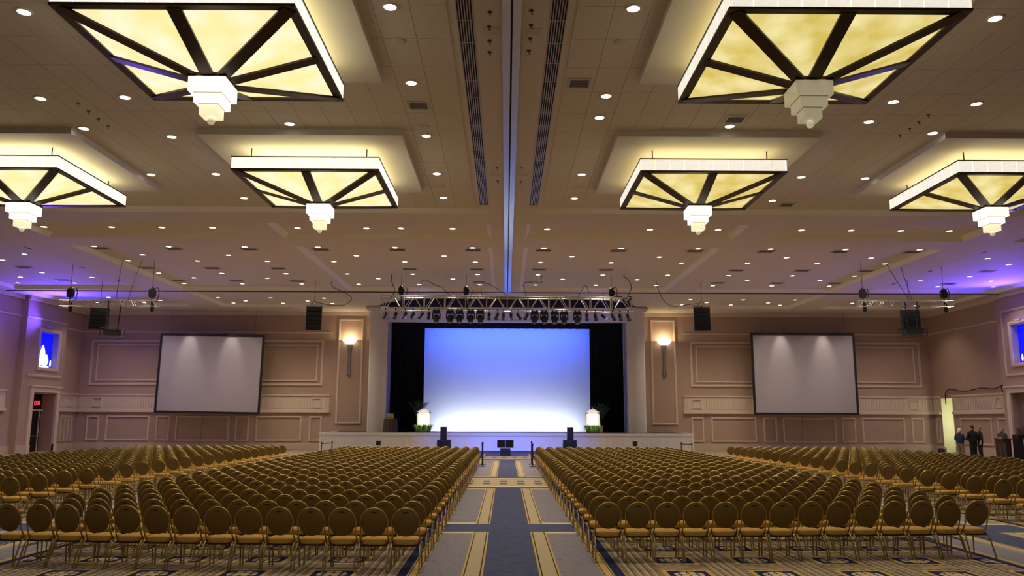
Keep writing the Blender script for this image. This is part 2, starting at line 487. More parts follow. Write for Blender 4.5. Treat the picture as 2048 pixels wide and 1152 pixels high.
# ceiling tiles in the near bay
TW, TL = .738, 1.41
tm = MB().box(.006, TW - .006, .006, TL - .006, 0, .015).mesh('ceiling_tile', M_TILE)
spots = []
for sx in (-1, 1):
    for i in range(22):
        xa = 1.29 + i * TW
        for j in range(17):
            ya = 30.3 - (j + 1) * TL
            xc = sx * (xa + TW / 2); yc = ya + TL / 2
            if any(abs(xc - cx) < 2.88 - .30 and abs(yc - cy) < 2.9 - .6 for cx, cy in CH + [(-15.2, 15.2), (15.2, 15.2)]): continue
            x0 = sx * xa if sx > 0 else -(xa + TW)
            d = (Vector((xc, yc, H2)) - Vector((CAM_X, 0, CAM_H)))
            z = d.dot(fw); px = 1024 + F_PX * d.dot(rt) / z; py = 576 - F_PX * d.dot(up) / z
            vis = -60 < px < 2108 and -60 < py < 1152
            spots.append((0 if vis else 1, z, x0, ya))
spots.sort()
rest = MB()
for k, (_, _, x0, ya) in enumerate(spots):
    if k < 300: link('ceiling_tile', tm, ceil, (x0, ya, H2 - .015))
    else: rest.box(x0 + .006, x0 + TW - .006, ya + .006, ya + TL - .006, H2 - .015, H2)
if rest.v: tag(rest.build('ceiling_tile_field', M_TILE, ceil), None, None, kind='stuff')
HT = H2 - .015

# ---- walls
def wb(mb, side, u0, u1, d0, d1, z0, z1):
    if side == 'B': return mb.box(u0, u1, YB - d1, YB - d0, z0, z1)
    if side == 'L': return mb.box(-HX + d0, -HX + d1, u0, u1, z0, z1)
    return mb.box(HX - d1, HX - d0, u0, u1, z0, z1)
def frame(par, side, u0, u1, z0, z1, wd=.14, d=.05, d0=0, m=None, name='panel_moulding'):
    mb = MB()
    wb(mb, side, u0, u1, d0, d0 + d, z1 - wd, z1); wb(mb, side, u0, u1, d0, d0 + d, z0, z0 + wd)
    wb(mb, side, u0, u0 + wd, d0, d0 + d, z0 + wd, z1 - wd); wb(mb, side, u1 - wd, u1, d0, d0 + d, z0 + wd, z1 - wd)
    wb(mb, side, u0 + wd * .3, u1 - wd * .3, d0 + d, d0 + d + .025, z1 - wd * .7, z1 - wd * .35)
    wb(mb, side, u0 + wd * .3, u1 - wd * .3, d0 + d, d0 + d + .025, z0 + wd * .35, z0 + wd * .7)
    wb(mb, side, u0 + wd * .35, u0 + wd * .7, d0 + d, d0 + d + .025, z0 + wd * .7, z1 - wd * .7)
    wb(mb, side, u1 - wd * .7, u1 - wd * .35, d0 + d, d0 + d + .025, z0 + wd * .7, z1 - wd * .7)
    return mb.build(name, m or M_TRIM, par)
def frieze(par, side, u0, u1, d0=0, squares=()):
    mb = MB()
    wb(mb, side, u0, u1, d0, d0 + .05, 2.78, 3.98)
    mb.build('frieze_backing', M_TRIM, par)
    mb = MB()
    wb(mb, side, u0 - .03, u1 + .03, d0, d0 + .16, 2.70, 2.86); wb(mb, side, u0, u1, d0, d0 + .10, 2.86, 2.93)
    mb.build('frieze_ledge', M_TRIM, par)
    mb = MB(); wb(mb, side, u0 - .03, u1 + .03, d0, d0 + .12, 3.92, 4.02); wb(mb, side, u0, u1, d0, d0 + .08, 3.86, 3.92)
    mb.build('frieze_cap', M_TRIM, par)
    mb = MB(); u = u0 + .1
    while u < u1 - .1:
        if not any(abs(u - q) < .58 for q in squares): wb(mb, side, u, u + .10, d0 + .05, d0 + .085, 3.02, 3.78)
        u += .2
    o = mb.build('frieze_fluting', M_TRIM, par); o['kind'] = 'stuff'
    for q in squares:
        frame(par, side, q - .36, q + .36, 3.05, 3.77, .1, .04, d0 + .05, name='frieze_square')

# back wall either side of the stage
wall = MB()
wall.box(-HX - .3, -9.75, YB, YB + .3, 0, H2 + .1); wall.box(9.75, HX + .3, YB, YB + .3, 0, H2 + .1)
wback = wall.build('wall_back', M_WALL); struct(wback)
for s in (-1, 1):
    def U(a, b): return (a, b) if s > 0 else (-b, -a)
    frame(wback, 'B', *U(13.65, 30.85), 4.66, 8.03, .15, .06)
    frame(wback, 'B', *U(14.05, 30.40), 4.98, 7.70, .11, .05)
    for (a, b) in ((13.58, 14.50), (15.05, 18.40), (18.90, 19.90), (20.33, 24.25), (24.68, 25.70), (26.18, 29.36), (29.85, 30.78)):
        frame(wback, 'B', *U(a, b), .64, 2.44, .12, .05)
    frieze(wback, 'B', *U(13.05, 31.5), squares=[s * 14.02, s * 30.1])
    frame(wback, 'B', *U(10.72, 12.6), 1.88, 9.66, .15, .06)
    ln = MB(); wb(ln, 'B', *U(13.1, 31.5), 0, .05, 8.55, 8.66); ln.build('picture_rail', M_TRIM, wback)
    bb = MB(); wb(bb, 'B', *U(12.4, 31.5), 0, .07, 0, .44); wb(bb, 'B', *U(12.4, 31.5), 0, .045, .44, .52)
    struct(bb.build('baseboard_back_' + ('right' if s > 0 else 'left'), M_BASE))
cn = MB()
for s in (-1, 1):
    a, b = (10.3, 31.6) if s > 0 else (-31.6, -10.3)
    cn.box(a, b, YB - .16, YB, H1 - .14, H1); cn.box(a, b, YB - .10, YB, H1 - .26, H1 - .14)
cn.build('crown_moulding', M_TRIM, wback)

# left wall with its bay and door
DLY0, DLY1, DLH = 53.55, 56.35, 3.95
wl = MB()
wl.box(-HX - .3, -HX, YR - .3, DLY0 - .01, 0, H2 + .1); wl.box(-HX - .3, -HX, DLY1 + .01, YB, 0, H2 + .1)
wl.box(-HX - .3, -HX, DLY0 - .01, DLY1 + .01, DLH, H2 + .1)
wleft = wl.build('wall_left', M_WALL); struct(wleft)
BD = .42
by0, by1 = 52.2, 57.0
NI = (53.85, 56.05, 5.62, 7.98)   # niche y0,y1,z0,z1
bay = MB()
wb(bay, 'L', by0, DLY0, 0, BD, 0, H1); wb(bay, 'L', DLY1, by1, 0, BD, 0, H1)
wb(bay, 'L', DLY0, DLY1, 0, BD, DLH, NI[2]); wb(bay, 'L', DLY0, DLY1, 0, BD, NI[3], H1)
wb(bay, 'L', DLY0, NI[0], 0, BD, NI[2], NI[3]); wb(bay, 'L', NI[1], DLY1, 0, BD, NI[2], NI[3])
bay.build('door_bay', M_WALL, wleft)
frame(wleft, 'L', NI[0] - .22, NI[1] + .22, NI[2] - .22, NI[3] + .22, .2, .07, BD)
ln = MB(); wb(ln, 'L', by0 + .5, by1 - .3, BD, BD + .10, 5.02, 5.12); wb(ln, 'L', by0 + .55, by1 - .35, BD, BD + .05, 4.92, 5.02); ln.build('niche_ledge', M_TRIM, wleft)
ln = MB(); wb(ln, 'L', by0, by1, BD, BD + .05, 8.75, 8.84); ln.build('picture_rail', M_TRIM, wleft)
ln = MB(); wb(ln, 'L', by1, YB, 0, .05, 8.55, 8.66); wb(ln, 'L', 40, by0, 0, .05, 8.75, 8.85); ln.build('picture_rail', M_TRIM, wleft)
frieze(wleft, 'L', by1 + .02, YB - .02, squares=[58.9, 57.75])
frieze(wleft, 'L', 44, by0 - .9, squares=[50.4])
for (a, b) in ((57.15, 57.65), (57.95, 58.6), (58.95, 59.5)): frame(wleft, 'L', a, b, .64, 2.44, .1, .05)
bb = MB(); wb(bb, 'L', 20, by0 - .02, 0, .09, 0, .5); wb(bb, 'L', by1 + .02, YB, 0, .07, 0, .44); wb(bb, 'L', by0 - .02, DLY0 - .36, BD, BD + .08, 0, .5)
struct(bb.build('baseboard_left', M_BASE))
cn = MB(); wb(cn, 'L', YR, by0, 0, .16, H1 - .26, H1); wb(cn, 'L', by1, YB, 0, .16, H1 - .26, H1); wb(cn, 'L', by0 - .06, by1 + .06, BD, BD + .16, H1 - .26, H1); cn.build('crown_moulding', M_TRIM, wleft)

# the door in the left bay
dr = bpy.data.objects.new('door_1', None); COL.objects.link(dr); struct(dr); dr.location = (-HX, (DLY0 + DLY1) / 2, 0)
def at_door(mb, name, m): return mb.build(name, m, dr, loc=(HX, -(DLY0 + DLY1) / 2, 0))
cs = MB()
wb(cs, 'L', DLY0 - .36, DLY0, BD, BD + .12, 0, DLH); wb(cs, 'L', DLY1, DLY1 + .36, BD, BD + .12, 0, DLH)
wb(cs, 'L', DLY0 - .36, DLY1 + .36, BD, BD + .12, DLH, DLH + .34); wb(cs, 'L', DLY0 - .45, DLY1 + .45, BD, BD + .2, DLH + .34, DLH + .44)
wb(cs, 'L', DLY0 - .40, DLY0 + .0, BD, BD + .16, 0, .5); wb(cs, 'L', DLY1, DLY1 + .40, BD, BD + .16, 0, .5)
at_door(cs, 'door_casing', M_TRIM)
jb = MB(); wb(jb, 'L', DLY1 - .08, DLY1, -.6, BD, 0, DLH); wb(jb, 'L', DLY0, DLY0 + .08, -.6, BD, 0, DLH); wb(jb, 'L', DLY0, DLY1, -.6, BD, DLH - .08, DLH)
at_door(jb, 'door_jamb', M_WALL)
dd = MB(); wb(dd, 'L', DLY0 + .08, DLY1 - .08, -.5, -.45, 0, DLH - .08); at_door(dd, 'door_glass', M_GLASSD)
tr = MB(); wb(tr, 'L', DLY0 + .08, DLY1 - .08, -.45, -.35, 2.72, 2.84); at_door(tr, 'transom_bar', M_TRIM)
tr = MB(); wb(tr, 'L', DLY0 + .08, DLY1 - .08, -.45, -.38, 1.02, 1.08); at_door(tr, 'push_bar', M_ALU)
tr = MB(); wb(tr, 'L', 56.0, 56.08, -.45, -.40, 0, 2.72); at_door(tr, 'door_stile', M_TRIM)

# right wall with the lit opening, bay and door
OY0, OY1, OH = 57.35, 58.95, 3.84
RY0, RY1 = 46.2, 50.8
RD0, RD1 = 46.6, 49.95
wr = MB()
wr.box(HX, HX + .3, YR - .3, RD0, 0, H2 + .1); wr.box(HX, HX + .3, RD1, OY0, 0, H2 + .1); wr.box(HX, HX + .3, OY1, YB, 0, H2 + .1)
wr.box(HX, HX + .3, OY0, OY1, OH, H2 + .1); wr.box(HX, HX + .3, RD0, RD1, DLH, H2 + .1)
wright = wr.build('wall_right', M_WALL); struct(wright)
RN = (46.9, 49.35, 5.75, 8.1)
bay = MB()
wb(bay, 'R', RY0, RD0, 0, BD, 0, H1); wb(bay, 'R', RD1, RY1, 0, BD, 0, H1)
wb(bay, 'R', RD0, RD1, 0, BD, DLH, RN[2]); wb(bay, 'R', RD0, RD1, 0, BD, RN[3], H1)
wb(bay, 'R', RD0, RN[0], 0, BD, RN[2], RN[3]); wb(bay, 'R', RN[1], RD1, 0, BD, RN[2], RN[3])
bay.build('door_bay', M_WALL, wright)
frame(wright, 'R', RN[0] - .22, RN[1] + .22, RN[2] - .22, RN[3] + .22, .2, .07, BD)
frame(wright, 'R', RY0 + .3, RY1 - .55, 5.0, 9.1, .12, .05, BD)
ln = MB(); wb(ln, 'R', RY1, YB, 0, .05, 8.55, 8.66); ln.build('picture_rail', M_TRIM, wright)
frieze(wright, 'R', RY1 + .02, OY0 - .05, squares=[51.9])
frieze(wright, 'R', OY1 + .05, YB - .02)
for (a, b) in ((51.2, 52.3), (52.9, 56.6), (59.15, 59.75)): frame(wright, 'R', a, b, .64, 2.44, .12, .05)
bb = MB(); wb(bb, 'R', RY1, OY0, 0, .07, 0, .48); wb(bb, 'R', OY1, YB, 0, .07, 0, .44); wb(bb, 'R', 20, RY0, 0, .07, 0, .48)
struct(bb.build('baseboard_right', M_BASE))
cn = MB(); wb(cn, 'R', YR, RY0, 0, .16, H1 - .26, H1); wb(cn, 'R', RY1, YB, 0, .16, H1 - .26, H1); wb(cn, 'R', RY0 - .06, RY1 + .06, BD, BD + .16, H1 - .26, H1); cn.build('crown_moulding', M_TRIM, wright)
dr2 = bpy.data.objects.new('door_2', None); COL.objects.link(dr2); struct(dr2); dr2.location = (HX, (RD0 + RD1) / 2, 0)
def at_door2(mb, name, m): return mb.build(name, m, dr2, loc=(-HX, -(RD0 + RD1) / 2, 0))
cs = MB()
wb(cs, 'R', RD1, RD1 + .36, BD, BD + .12, 0, DLH); wb(cs, 'R', RD0 - .3, RD0, BD, BD + .12, 0, DLH)
wb(cs, 'R', RD0 - .36, RD1 + .36, BD, BD + .12, DLH, DLH + .34); wb(cs, 'R', RD0 - .45, RD1 + .45, BD, BD + .2, DLH + .34, DLH + .44)
wb(cs, 'R', RD1, RD1 + .40, BD, BD + .16, 0, .5)
at_door2(cs, 'door_casing', M_TRIM)
lf = MB(); wb(lf, 'R', RD0, RD1, .02, .08, 0, DLH); at_door2(lf, 'door_leaf', M_DOORWOOD)
hd = MB(); wb(hd, 'R', RD1 - .35, RD1 - .25, .08, .16, 1.9, 2.0); at_door2(hd, 'door_handle', M_CHROME)
# lit service passage behind the opening
pa = MB()
PDX = 1.0
pa.box(HX + .3, HX + PDX, OY0 - .08, OY0, 0, OH); pa.box(HX + .3, HX + PDX, OY1, OY1 + 2.2, 0, OH)
pa.box(HX + PDX, HX + PDX + .1, OY0 - .08, OY1 + 2.2, 0, OH); pa.box(HX + .3, HX + PDX + .1, OY0 - .08, OY1 + 2.2, OH, OH + .1)
pas = bpy.data.objects.new('door_3', None); COL.objects.link(pas); struct(pas); pas.location = (HX, (OY0 + OY1) / 2, 0)
pa.build('passage_lining', M_CREAMWALL, pas, loc=(-HX, -(OY0 + OY1) / 2, 0))
MB().box(HX - .02, HX + .3, OY1 - .06, OY1 + .001, 0, OH).box(HX - .02, HX + .3, OY0 - .001, OY0 + .06, 0, OH).build('door_frame', M_CREAMWALL, pas, loc=(-HX, -(OY0 + OY1) / 2, 0))
fx = MB().box(HX + .4, HX + .5, OY0 + .02, OY0 + .1, .3, OH - .3); fx.build('passage_light', M_TRIM, pas, loc=(-HX, -(OY0 + OY1) / 2, 0))
lamp('AREA', 'passage_light', (HX + .55, OY0 + .14, OH * .52), 17, (1, .96, .70), (HX + .62, OY1, OH * .5), .3, 3.2)
struct(MB().box(-HX - .3, HX + .3, YR - .3, YR, 0, H2 + .1).build('wall_rear', M_WALL))

# ---- proscenium and stage house
for s, n in ((-1, 'trim_1'), (1, 'trim_2')):
    c = MB(); q = 12; pts = []
    x_in, x_out = 8.48, 9.78
    prof = [(x_in, 57.1)] + [(x_in + .10 + (x_out - x_in - .2) * k / q, 57.0 - .10 * math.sin(PI * k / q)) for k in range(q + 1)] + [(x_out, 57.1), (x_out, 60.3), (x_in, 60.3)]
    prof = [(s * x, y) for x, y in prof]
    m_ = len(prof); vs = [(x, y, 1.36) for x, y in prof] + [(x, y, H1) for x, y in prof]
    c.add(vs, [(k, (k + 1) % m_, m_ + (k + 1) % m_, m_ + k) for k in range(m_)] + [tuple(range(m_)), tuple(range(m_, 2 * m_))])
    for (e, za, zb) in ((.09, 9.82, 9.9), (.17, 9.9, 10.0), (.26, 10.0, H1)):
        xa, xb = s * (x_in - .02), s * (x_out + e)
        c.box(xa, xb, 56.9 - e, 59.9, za, zb)
    o = c.build(n, M_WHITE); struct(o)
    MB().box(s * x_in, s * (x_in + .12), 56.86, 57.0, 1.36, 9.1).build('inner_bead', M_WHITE, o)
hd = MB().box(-8.48, 8.48, 57.0, 57.5, 9.10, H1); hd.box(-8.6, 8.6, 56.9, 57.0, 9.10, 9.2)
struct(hd.build('trim_3', M_WHITE))
st = MB()
st.box(-10.5, -10.3, 60.32, 66, 0, 12); st.box(10.3, 10.5, 60.32, 66, 0, 12); st.box(-10.5, 10.5, 66, 66.2, 0, 12)
st.box(-10.5, 10.5, 57.5, 66.2, 12, 12.2)
st.box(-8.4, 8.4, 57.52, 57.6, H1 - .2, 12)
struct(st.build('wall_stage', M_BLACK))

stg = thing('stage_platform', 'raised stage with pale beadboard front and dark floor', 'stage', (0, 54.2, 0))
def onst(mb, name, m): return mb.build(name, m, stg, loc=(0, -54.2, 0))
ZS = 1.36
d = MB(); d.box(-12.4, 12.4, 54.22, 59.98, ZS - .12, ZS); d.box(-9.7, 9.7, 59.98, 60.35, ZS - .12, ZS); d.box(-10.28, 10.28, 60.35, 61.6, ZS - .12, ZS); d.box(-10.28, 10.28, 61.6, 65.9, .7, .8)
d.box(-10.28, 10.28, 61.5, 61.6, .7, ZS)
onst(d, 'deck', M_STAGEFLOOR)
d = MB(); d.box(-12.42, 12.42, 54.14, 54.3, ZS - .13, ZS + .005); d.box(-12.4, 12.4, 54.16, 54.22, ZS - .2, ZS - .13)
d.box(-12.42, -12.26, 54.3, 59.9, ZS - .13, ZS + .005); d.box(12.26, 12.42, 54.3, 59.9, ZS - .13, ZS + .005)
onst(d, 'front_lip', M_WHITE)
d = MB(); x = -12.38
while x < 12.36:
    d.box(x, x + .135, 54.19, 54.24, .2, ZS - .2); x += .15
d.box(-12.4, 12.4, 54.22, 54.26, .18, ZS - .2); d.box(-12.4, -12.36, 54.2, 59.9, .0, ZS - .13); d.box(12.36, 12.4, 54.2, 59.9, 0, ZS - .13)
o = onst(d, 'beadboard_front', M_WHITE); o['kind'] = 'stuff'
onst(MB().box(-12.38, 12.38, 54.25, 54.4, 0, .19), 'footing', M_TRUSSBOX)

# stage drapes
def drape(name, x0, x1, y, z0, z1, folds, amp, label, par=None):
    n = folds * 8; mb = MB(); vs = []
    for k in range(n + 1):
        x = x0 + (x1 - x0) * k / n
        yy = y + amp * math.sin(2 * PI * folds * k / n) + .3 * amp * math.sin(5.1 * k)
        vs += [(x, yy, z0), (x, yy, z1), (x, yy + .02, z0), (x, yy + .02, z1)]
    fs = []
    for k in range(n):
        a, b = 4 * k, 4 * (k + 1)
        fs += [(a, b, b + 1, a + 1), (a + 2, a + 3, b + 3, b + 2), (a, a + 2, b + 2, b), (a + 1, b + 1, b + 3, a + 3)]
    mb.add(vs, fs); cx = (x0 + x1) / 2
    mb.v = [(p[0] - cx, p[1] - y, p[2] - z0) for p in mb.v]
    o = mb.build(name, M_BLACK, par, smooth=True, loc=(cx, y, z0))
    return tag(o, label, 'curtain') if label else o
drape('stage_curtain', -8.46, -6.02, 58.7, ZS, 9.9, 12, .09, 'black velour side curtain left of the blue backdrop')
drape('stage_curtain', 6.02, 8.46, 58.7, ZS, 9.9, 12, .09, 'black velour side curtain right of the blue backdrop')
drape('border_curtain', -9.7, 9.7, 60.0, 8.95, 11.4, 30, .05, 'black border curtain across top of stage opening')
cy = thing('backdrop', 'white stage backdrop washed in blue and white light', 'backdrop', (0, 63, .85))
n = 24; vs = []
MB().box(-6.9, 6.9, -.01, .01, 0, 8.9).build('cloth', M_CYC, cy)
MB().box(-6.9, 6.9, -.05, .05, 8.9, 9.0).build('batten', M_ALU, cy)
MB().tube([(-6.9, 0, 9.0), (-6.9, 0, 11.1)], .01, 4).build('wire', M_BLACKM, cy); MB().tube([(6.9, 0, 9.0), (6.9, 0, 11.1)], .01, 4).build('wire', M_BLACKM, cy)

# ------------------------------------------------------------------ chandeliers
HW = 2.14
def make_chandelier(x, y, label, bright=True, hub_lit=True, right_dim=False):
    t = thing('chandelier', label, 'chandelier', (x, y, 9.36), 0, 'square ceiling chandeliers')
    band = M_BAND if bright else M_BAND2
    amber = M_AMBER if bright else M_AMBER2
    rw = .20
    for k in range(4):
        R = Matrix.Rotation(k * PI / 2, 4, 'Z')
        key = ('rim',)
        o = link('rim', RIM, t); o.matrix_local = R
        o = link('top_rail', TOPR, t); o.matrix_local = R
        o = link('corner_rib', CRIB, t); o.matrix_local = R
        o = link('cross_rib', MRIB, t); o.matrix_local = R
        for i in range(10):
            g = link('crystal_panel', GP[bright], t); g.matrix_local = R @ Matrix.Translation(((-HW + (i + .5) * 2 * HW / 10), -HW + .015, .04))
        for j in (0, 1):
            g = link('amber_pane', PANE[bright][j], t); g.matrix_local = R
        rd = link('hanging_rod', ROD, t); rd.matrix_local = R
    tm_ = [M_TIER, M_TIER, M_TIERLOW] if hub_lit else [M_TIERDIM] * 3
    z = -.50
    link('hub_plate', HUBP, t)
    for k, (hw_, h) in enumerate(((.36, .30), (.27, .20), (.18, .22))):
        b_ = MB(); cth = .02
        b_.box(-hw_, hw_, -hw_, hw_, z - h, z - .012)
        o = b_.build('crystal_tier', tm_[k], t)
        MB().box(-hw_ - .008, hw_ + .008, -hw_ - .008, hw_ + .008, z - .014, z).build('tier_band', M_BRASS, o)
        z -= h
    MB().lathe([(.0, z - .15)] + [(.075 * math.sin(a * PI / 8), z - .075 - .075 * math.cos(a * PI / 8)) for a in range(1, 8)] + [(0, z)], 12).build('crystal_ball', M_CRYSTAL, t, smooth=True)
    lamp('AREA', 'chandelier_uplight', (0, 0, .34), P_CHAND * (1 if bright else .75), (1, .91, .74), None, 3.7, 3.7, parent=t).rotation_euler = (PI, 0, 0)
    return t
M_BRASS = mat('brass_edge', (.5, .35, .12), .3, .8)
DROP = .50
def rib_mesh(p, q, wd):
    return MB().bar(p, q, wd, .045)
RIM = MB().add([(-HW, -HW, 0), (HW, -HW, 0), (HW - .17, -HW + .17, 0), (-HW + .17, -HW + .17, 0), (-HW, -HW, .05), (HW, -HW, .05), (HW - .17, -HW + .17, .05), (-HW + .17, -HW + .17, .05)],
               [(0, 3, 2, 1), (4, 5, 6, 7), (0, 1, 5, 4), (1, 2, 6, 5), (2, 3, 7, 6), (3, 0, 4, 7)]).mesh('rim', M_BRONZE)
TOPR = MB().box(-HW - .005, HW + .005, -HW - .005, -HW + .05, .385, .415).mesh('top_rail', M_BRONZE)
CRIB = rib_mesh((-HW + .12, -HW + .12, .01), (-.3, -.3, -DROP + .03), .25).mesh('corner_rib', M_BRONZE)
MRIB = rib_mesh((0, -HW + .1, .01), (0, -.3, -DROP + .02), .26).mesh('cross_rib', M_BRONZE)
HUBP = MB().box(-.37, .37, -.37, .37, -.50, -.44).mesh('hub_plate', M_BRONZE)
ROD = MB().tube([(-1.7, -1.7, .06), (-1.7, -1.7, .79)], .018, 6).mesh('hanging_rod', M_BRONZE)
GP = {b: MB().box(-HW / 10 + .010, HW / 10 - .010, 0, .03, 0, .345).mesh('crystal_panel', M_BAND if b else M_BAND2) for b in (True, False)}
def pane(j, m):
    e = HW - .1
    a, b_, c_ = ((-e, -e, .05), (0, -e, .05), (0, 0, -DROP + .05)) if j == 0 else ((0, -e, .05), (e, -e, .05), (0, 0, -DROP + .05))
    lift = [(p[0], p[1], p[2] + .02) for p in (a, b_, c_)]
    return MB().add([a, b_, c_] + lift, [(0, 2, 1), (3, 4, 5), (0, 1, 4, 3), (1, 2, 5, 4), (2, 0, 3, 5)]).mesh('amber_pane', m)
PANE = {b: [pane(j, M_AMBER if b else M_AMBER2) for j in (0, 1)] for b in (True, False)}
CL = ['large square chandelier nearest the camera, left of the centre track, white lit hub',
      'square amber chandelier left of the centre track, behind the nearest left one',
      'large square chandelier nearest the camera, right of the centre track, unlit hub',
      'square amber chandelier right of the centre track, behind the nearest right one',
      'square amber chandelier cut off at the left edge of the photo',
      'square deep amber chandelier cut off at the right edge of the photo']
for k, (x, y) in enumerate(CH):
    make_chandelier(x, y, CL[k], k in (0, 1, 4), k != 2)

# ------------------------------------------------------------------ downlights
LEN_ME = MB().lathe([(.0, .0), (.125, .0), (.125, .02), (0, .02)], 16).mesh('lens', M_LENS)
RNG_ME = MB().lathe([(.128, -.012), (.165, -.008), (.17, .01), (.128, .01), (.128, -.012)], 16, caps=False).mesh('trim_ring', M_RING, True)
def downlight(x, y, z, label, group, power=1.0, light=True):
    t = thing('downlight', label, 'downlight', (x, y, z - .012), 0, group)
    link('trim_ring', RNG_ME, t); link('lens', LEN_ME, t, (0, 0, -.004))
    if light: lamp('SPOT', 'downlight_beam', (0, 0, -.03), P_DOWN * power, (1, .83, .62), None, .1, spot=math.radians(112), blend=.75, parent=t)
    return t
G1 = 'downlights of the tiled near bay'
for s in (-1, 1):
    sd = 'left' if s < 0 else 'right'
    near = [(2.41, 14.85), (2.41, 18.5 if s < 0 else 19.23), (2.41, 22.2 if s < 0 else 20.7), (2.41, 25.83), (2.41, 28.77)]
    for k, (x, y) in enumerate(near):
        downlight(s * x, y, HT, 'round downlight, %s of the row beside the %s centre air slot' % (ORD[k + 1], sd), G1)
    near = [(9.8, 15.15), (9.8, 19.5), (9.8, 22.4 if s < 0 else 20.9), (9.8, 26), (9.8, 28.95)]
    for k, (x, y) in enumerate(near):
        downlight(s * x, y, HT, 'round downlight, %s of the row outside the %s chandeliers' % (ORD[k + 1], sd), G1)
    for k, y in enumerate((19.6, 21.75, 26.1)):
        downlight(s * 12.0, y, HT, 'round downlight, %s of the row beside the outermost %s chandelier' % (ORD[k + 1], sd), G1)
    downlight(s * 6.1, 21.3, HT, 'round downlight between the two %s chandeliers in line' % sd, G1)
    for k, x in enumerate([2.4, 4.61, 6.09, 9.04, 12.68, 14.84, 16.98, 19.85] if s < 0 else [1.66, 6.08, 9.01, 12.6, 14.75, 16.9, 19.01]):
        downlight(s * x, 33.7, H2, 'round downlight in the narrow coffer strip, %s %s of the centre beam' % (ORD[k + 1], sd), 'downlights of the %s coffer strip' % sd)
    gm = 'downlights of the %s middle coffers' % sd
    for rw, (y, L) in enumerate(((37.6, (1.7, 5.4, 9.07, 12.55, 16.15, 19.7, 22.75)), (39.6, (3.2, 7.6, 14.0, 18.27, 24.15)), (41.15, (1.7, 5.37, 9.05, 12.5, 16.13, 19.7, 22.78, 26.2)),
                 (44.75, (1.7, 5.37, 9.05, 12.5, 16.1, 19.65, 22.75, 26.2)), (46.25, (3.2, 7.55, 14.0, 18.25, 24.15, 28.3)), (48.3, (1.7, 5.37, 9.05, 12.5, 16.1, 19.62, 22.8, 26.25, 29.65)))):
        for k, x in enumerate(L): downlight(s * x, y, H2, 'small downlight in the middle coffers, %s row, %s %s of the centre beam' % (ORD[rw + 1], ORD[k + 1], sd), gm)
    for rw, (y, L) in enumerate(((54.1, (12.45, 16.05, 19.6, 22.75, 27.0)), (55.5, (13.9, 18.2, 24.1)), (56.6, (12.4, 15.9, 19.4, 22.7, 25.7, 29.0)))):
        for k, x in enumerate(L): downlight(s * x, y, H2, 'small downlight by the back wall, %s row, %s %s of the stage' % (ORD[rw + 1], ORD[k + 1], sd), 'downlights by the %s back wall' % sd)
    # rows behind and beside the photographer's view that also light the hall
    for x, y in ((2.41, 9.5), (2.41, 5), (9.8, 9.5), (17, 10), (24, 14), (20.4, 19.5), (24, 24), (20.4, 28.5), (27, 32)):
        downlight(s * x, y, HT if y < 30 and x < 17.4 else (H2 if x < 26 else H1), 'round downlight outside the pictured bay on the %s' % sd, 'unseen %s downlights' % sd)

# linear air slots and partition track along the centre
for s in (-1, 1):
    sd = 'left' if s < 0 else 'right'
    t = thing('air_slot', 'long black linear air slot beside the %s of the centre track' % sd, 'air vent', (s * .95, 18, H2))
    MB().box(-.17, .17, -10, 11.85, -.004, 0).build('void', M_SLOT, t)
    vm = MB().box(-.011, .011, -10, 11.85, -.012, -.003).mesh('vane', M_VANE)
    for k in range(7): link('vane', vm, t, (-.162 + k * .054, 0, 0))
    cm = MB().box(-.165, .165, -.012, .012, -.016, -.010).mesh('cross_bar', M_VANE)
    for k in range(22): link('cross_bar', cm, t, (0, -9.6 + k * 1.0, 0))
t = thing('partition_track', 'grey metal movable-wall track down the centre of the ceiling', 'track', (0, 25, H1))
MB().box(-.17, -.022, -20, 24.9, -.03, 0).build('rail', M_TRACK, t); MB().box(.022, .17, -20, 24.9, -.03, 0).build('rail', M_TRACK, t)
MB().box(-.022, .022, -20, 24.9, -.006, 0).build('gap', M_SLOT, t)
MB().box(-.195, -.17, -20, 24.9, -.045, 0).build('flange', M_TRACK, t); MB().box(.17, .195, -20, 24.9, -.045, 0).build('flange', M_TRACK, t)

# vents, ceiling speakers, access hatches, hooks
def vent(x, y, z, label, group, sx_=.55, sy_=.55):
    t = thing('ceiling_vent', label, 'air vent', (x, y, z), 0, group)
    a, b_ = sx_ / 2, sy_ / 2
    f = MB(); f.box(-a, a, -b_, -b_ + .05, -.03, 0); f.box(-a, a, b_ - .05, b_, -.03, 0); f.box(-a, -a + .05, -b_ + .05, b_ - .05, -.03, 0); f.box(a - .05, a, -b_ + .05, b_ - .05, -.03, 0)
    f.build('frame', M_VENTF, t)
    MB().box(-a + .05, a - .05, -b_ + .05, b_ - .05, -.008, 0).build('backing', M_VENT, t)
    sm = MB().box(-a + .05, a - .05, -.01, .01, -.024, -.008).mesh('slat', M_VENT)
    for k in range(5): link('slat', sm, t, (0, -b_ + .05 + (k + .5) * (2 * b_ - .1) / 5, 0))
vent(-2.39, 19.92, HT, 'grey ceiling vent left of centre between the near downlights', 'vents of the tiled near bay')
vent(1.66, 18.47, HT, 'grey ceiling vent right of centre beside the air slot', 'vents of the tiled near bay')
vent(6.10, 20.78, HT, 'pale ceiling vent between the two right chandeliers', 'vents of the tiled near bay')
vent(10.53, 29.52, HT, 'grey ceiling vent at far right of the tiled bay', 'vents of the tiled near bay')
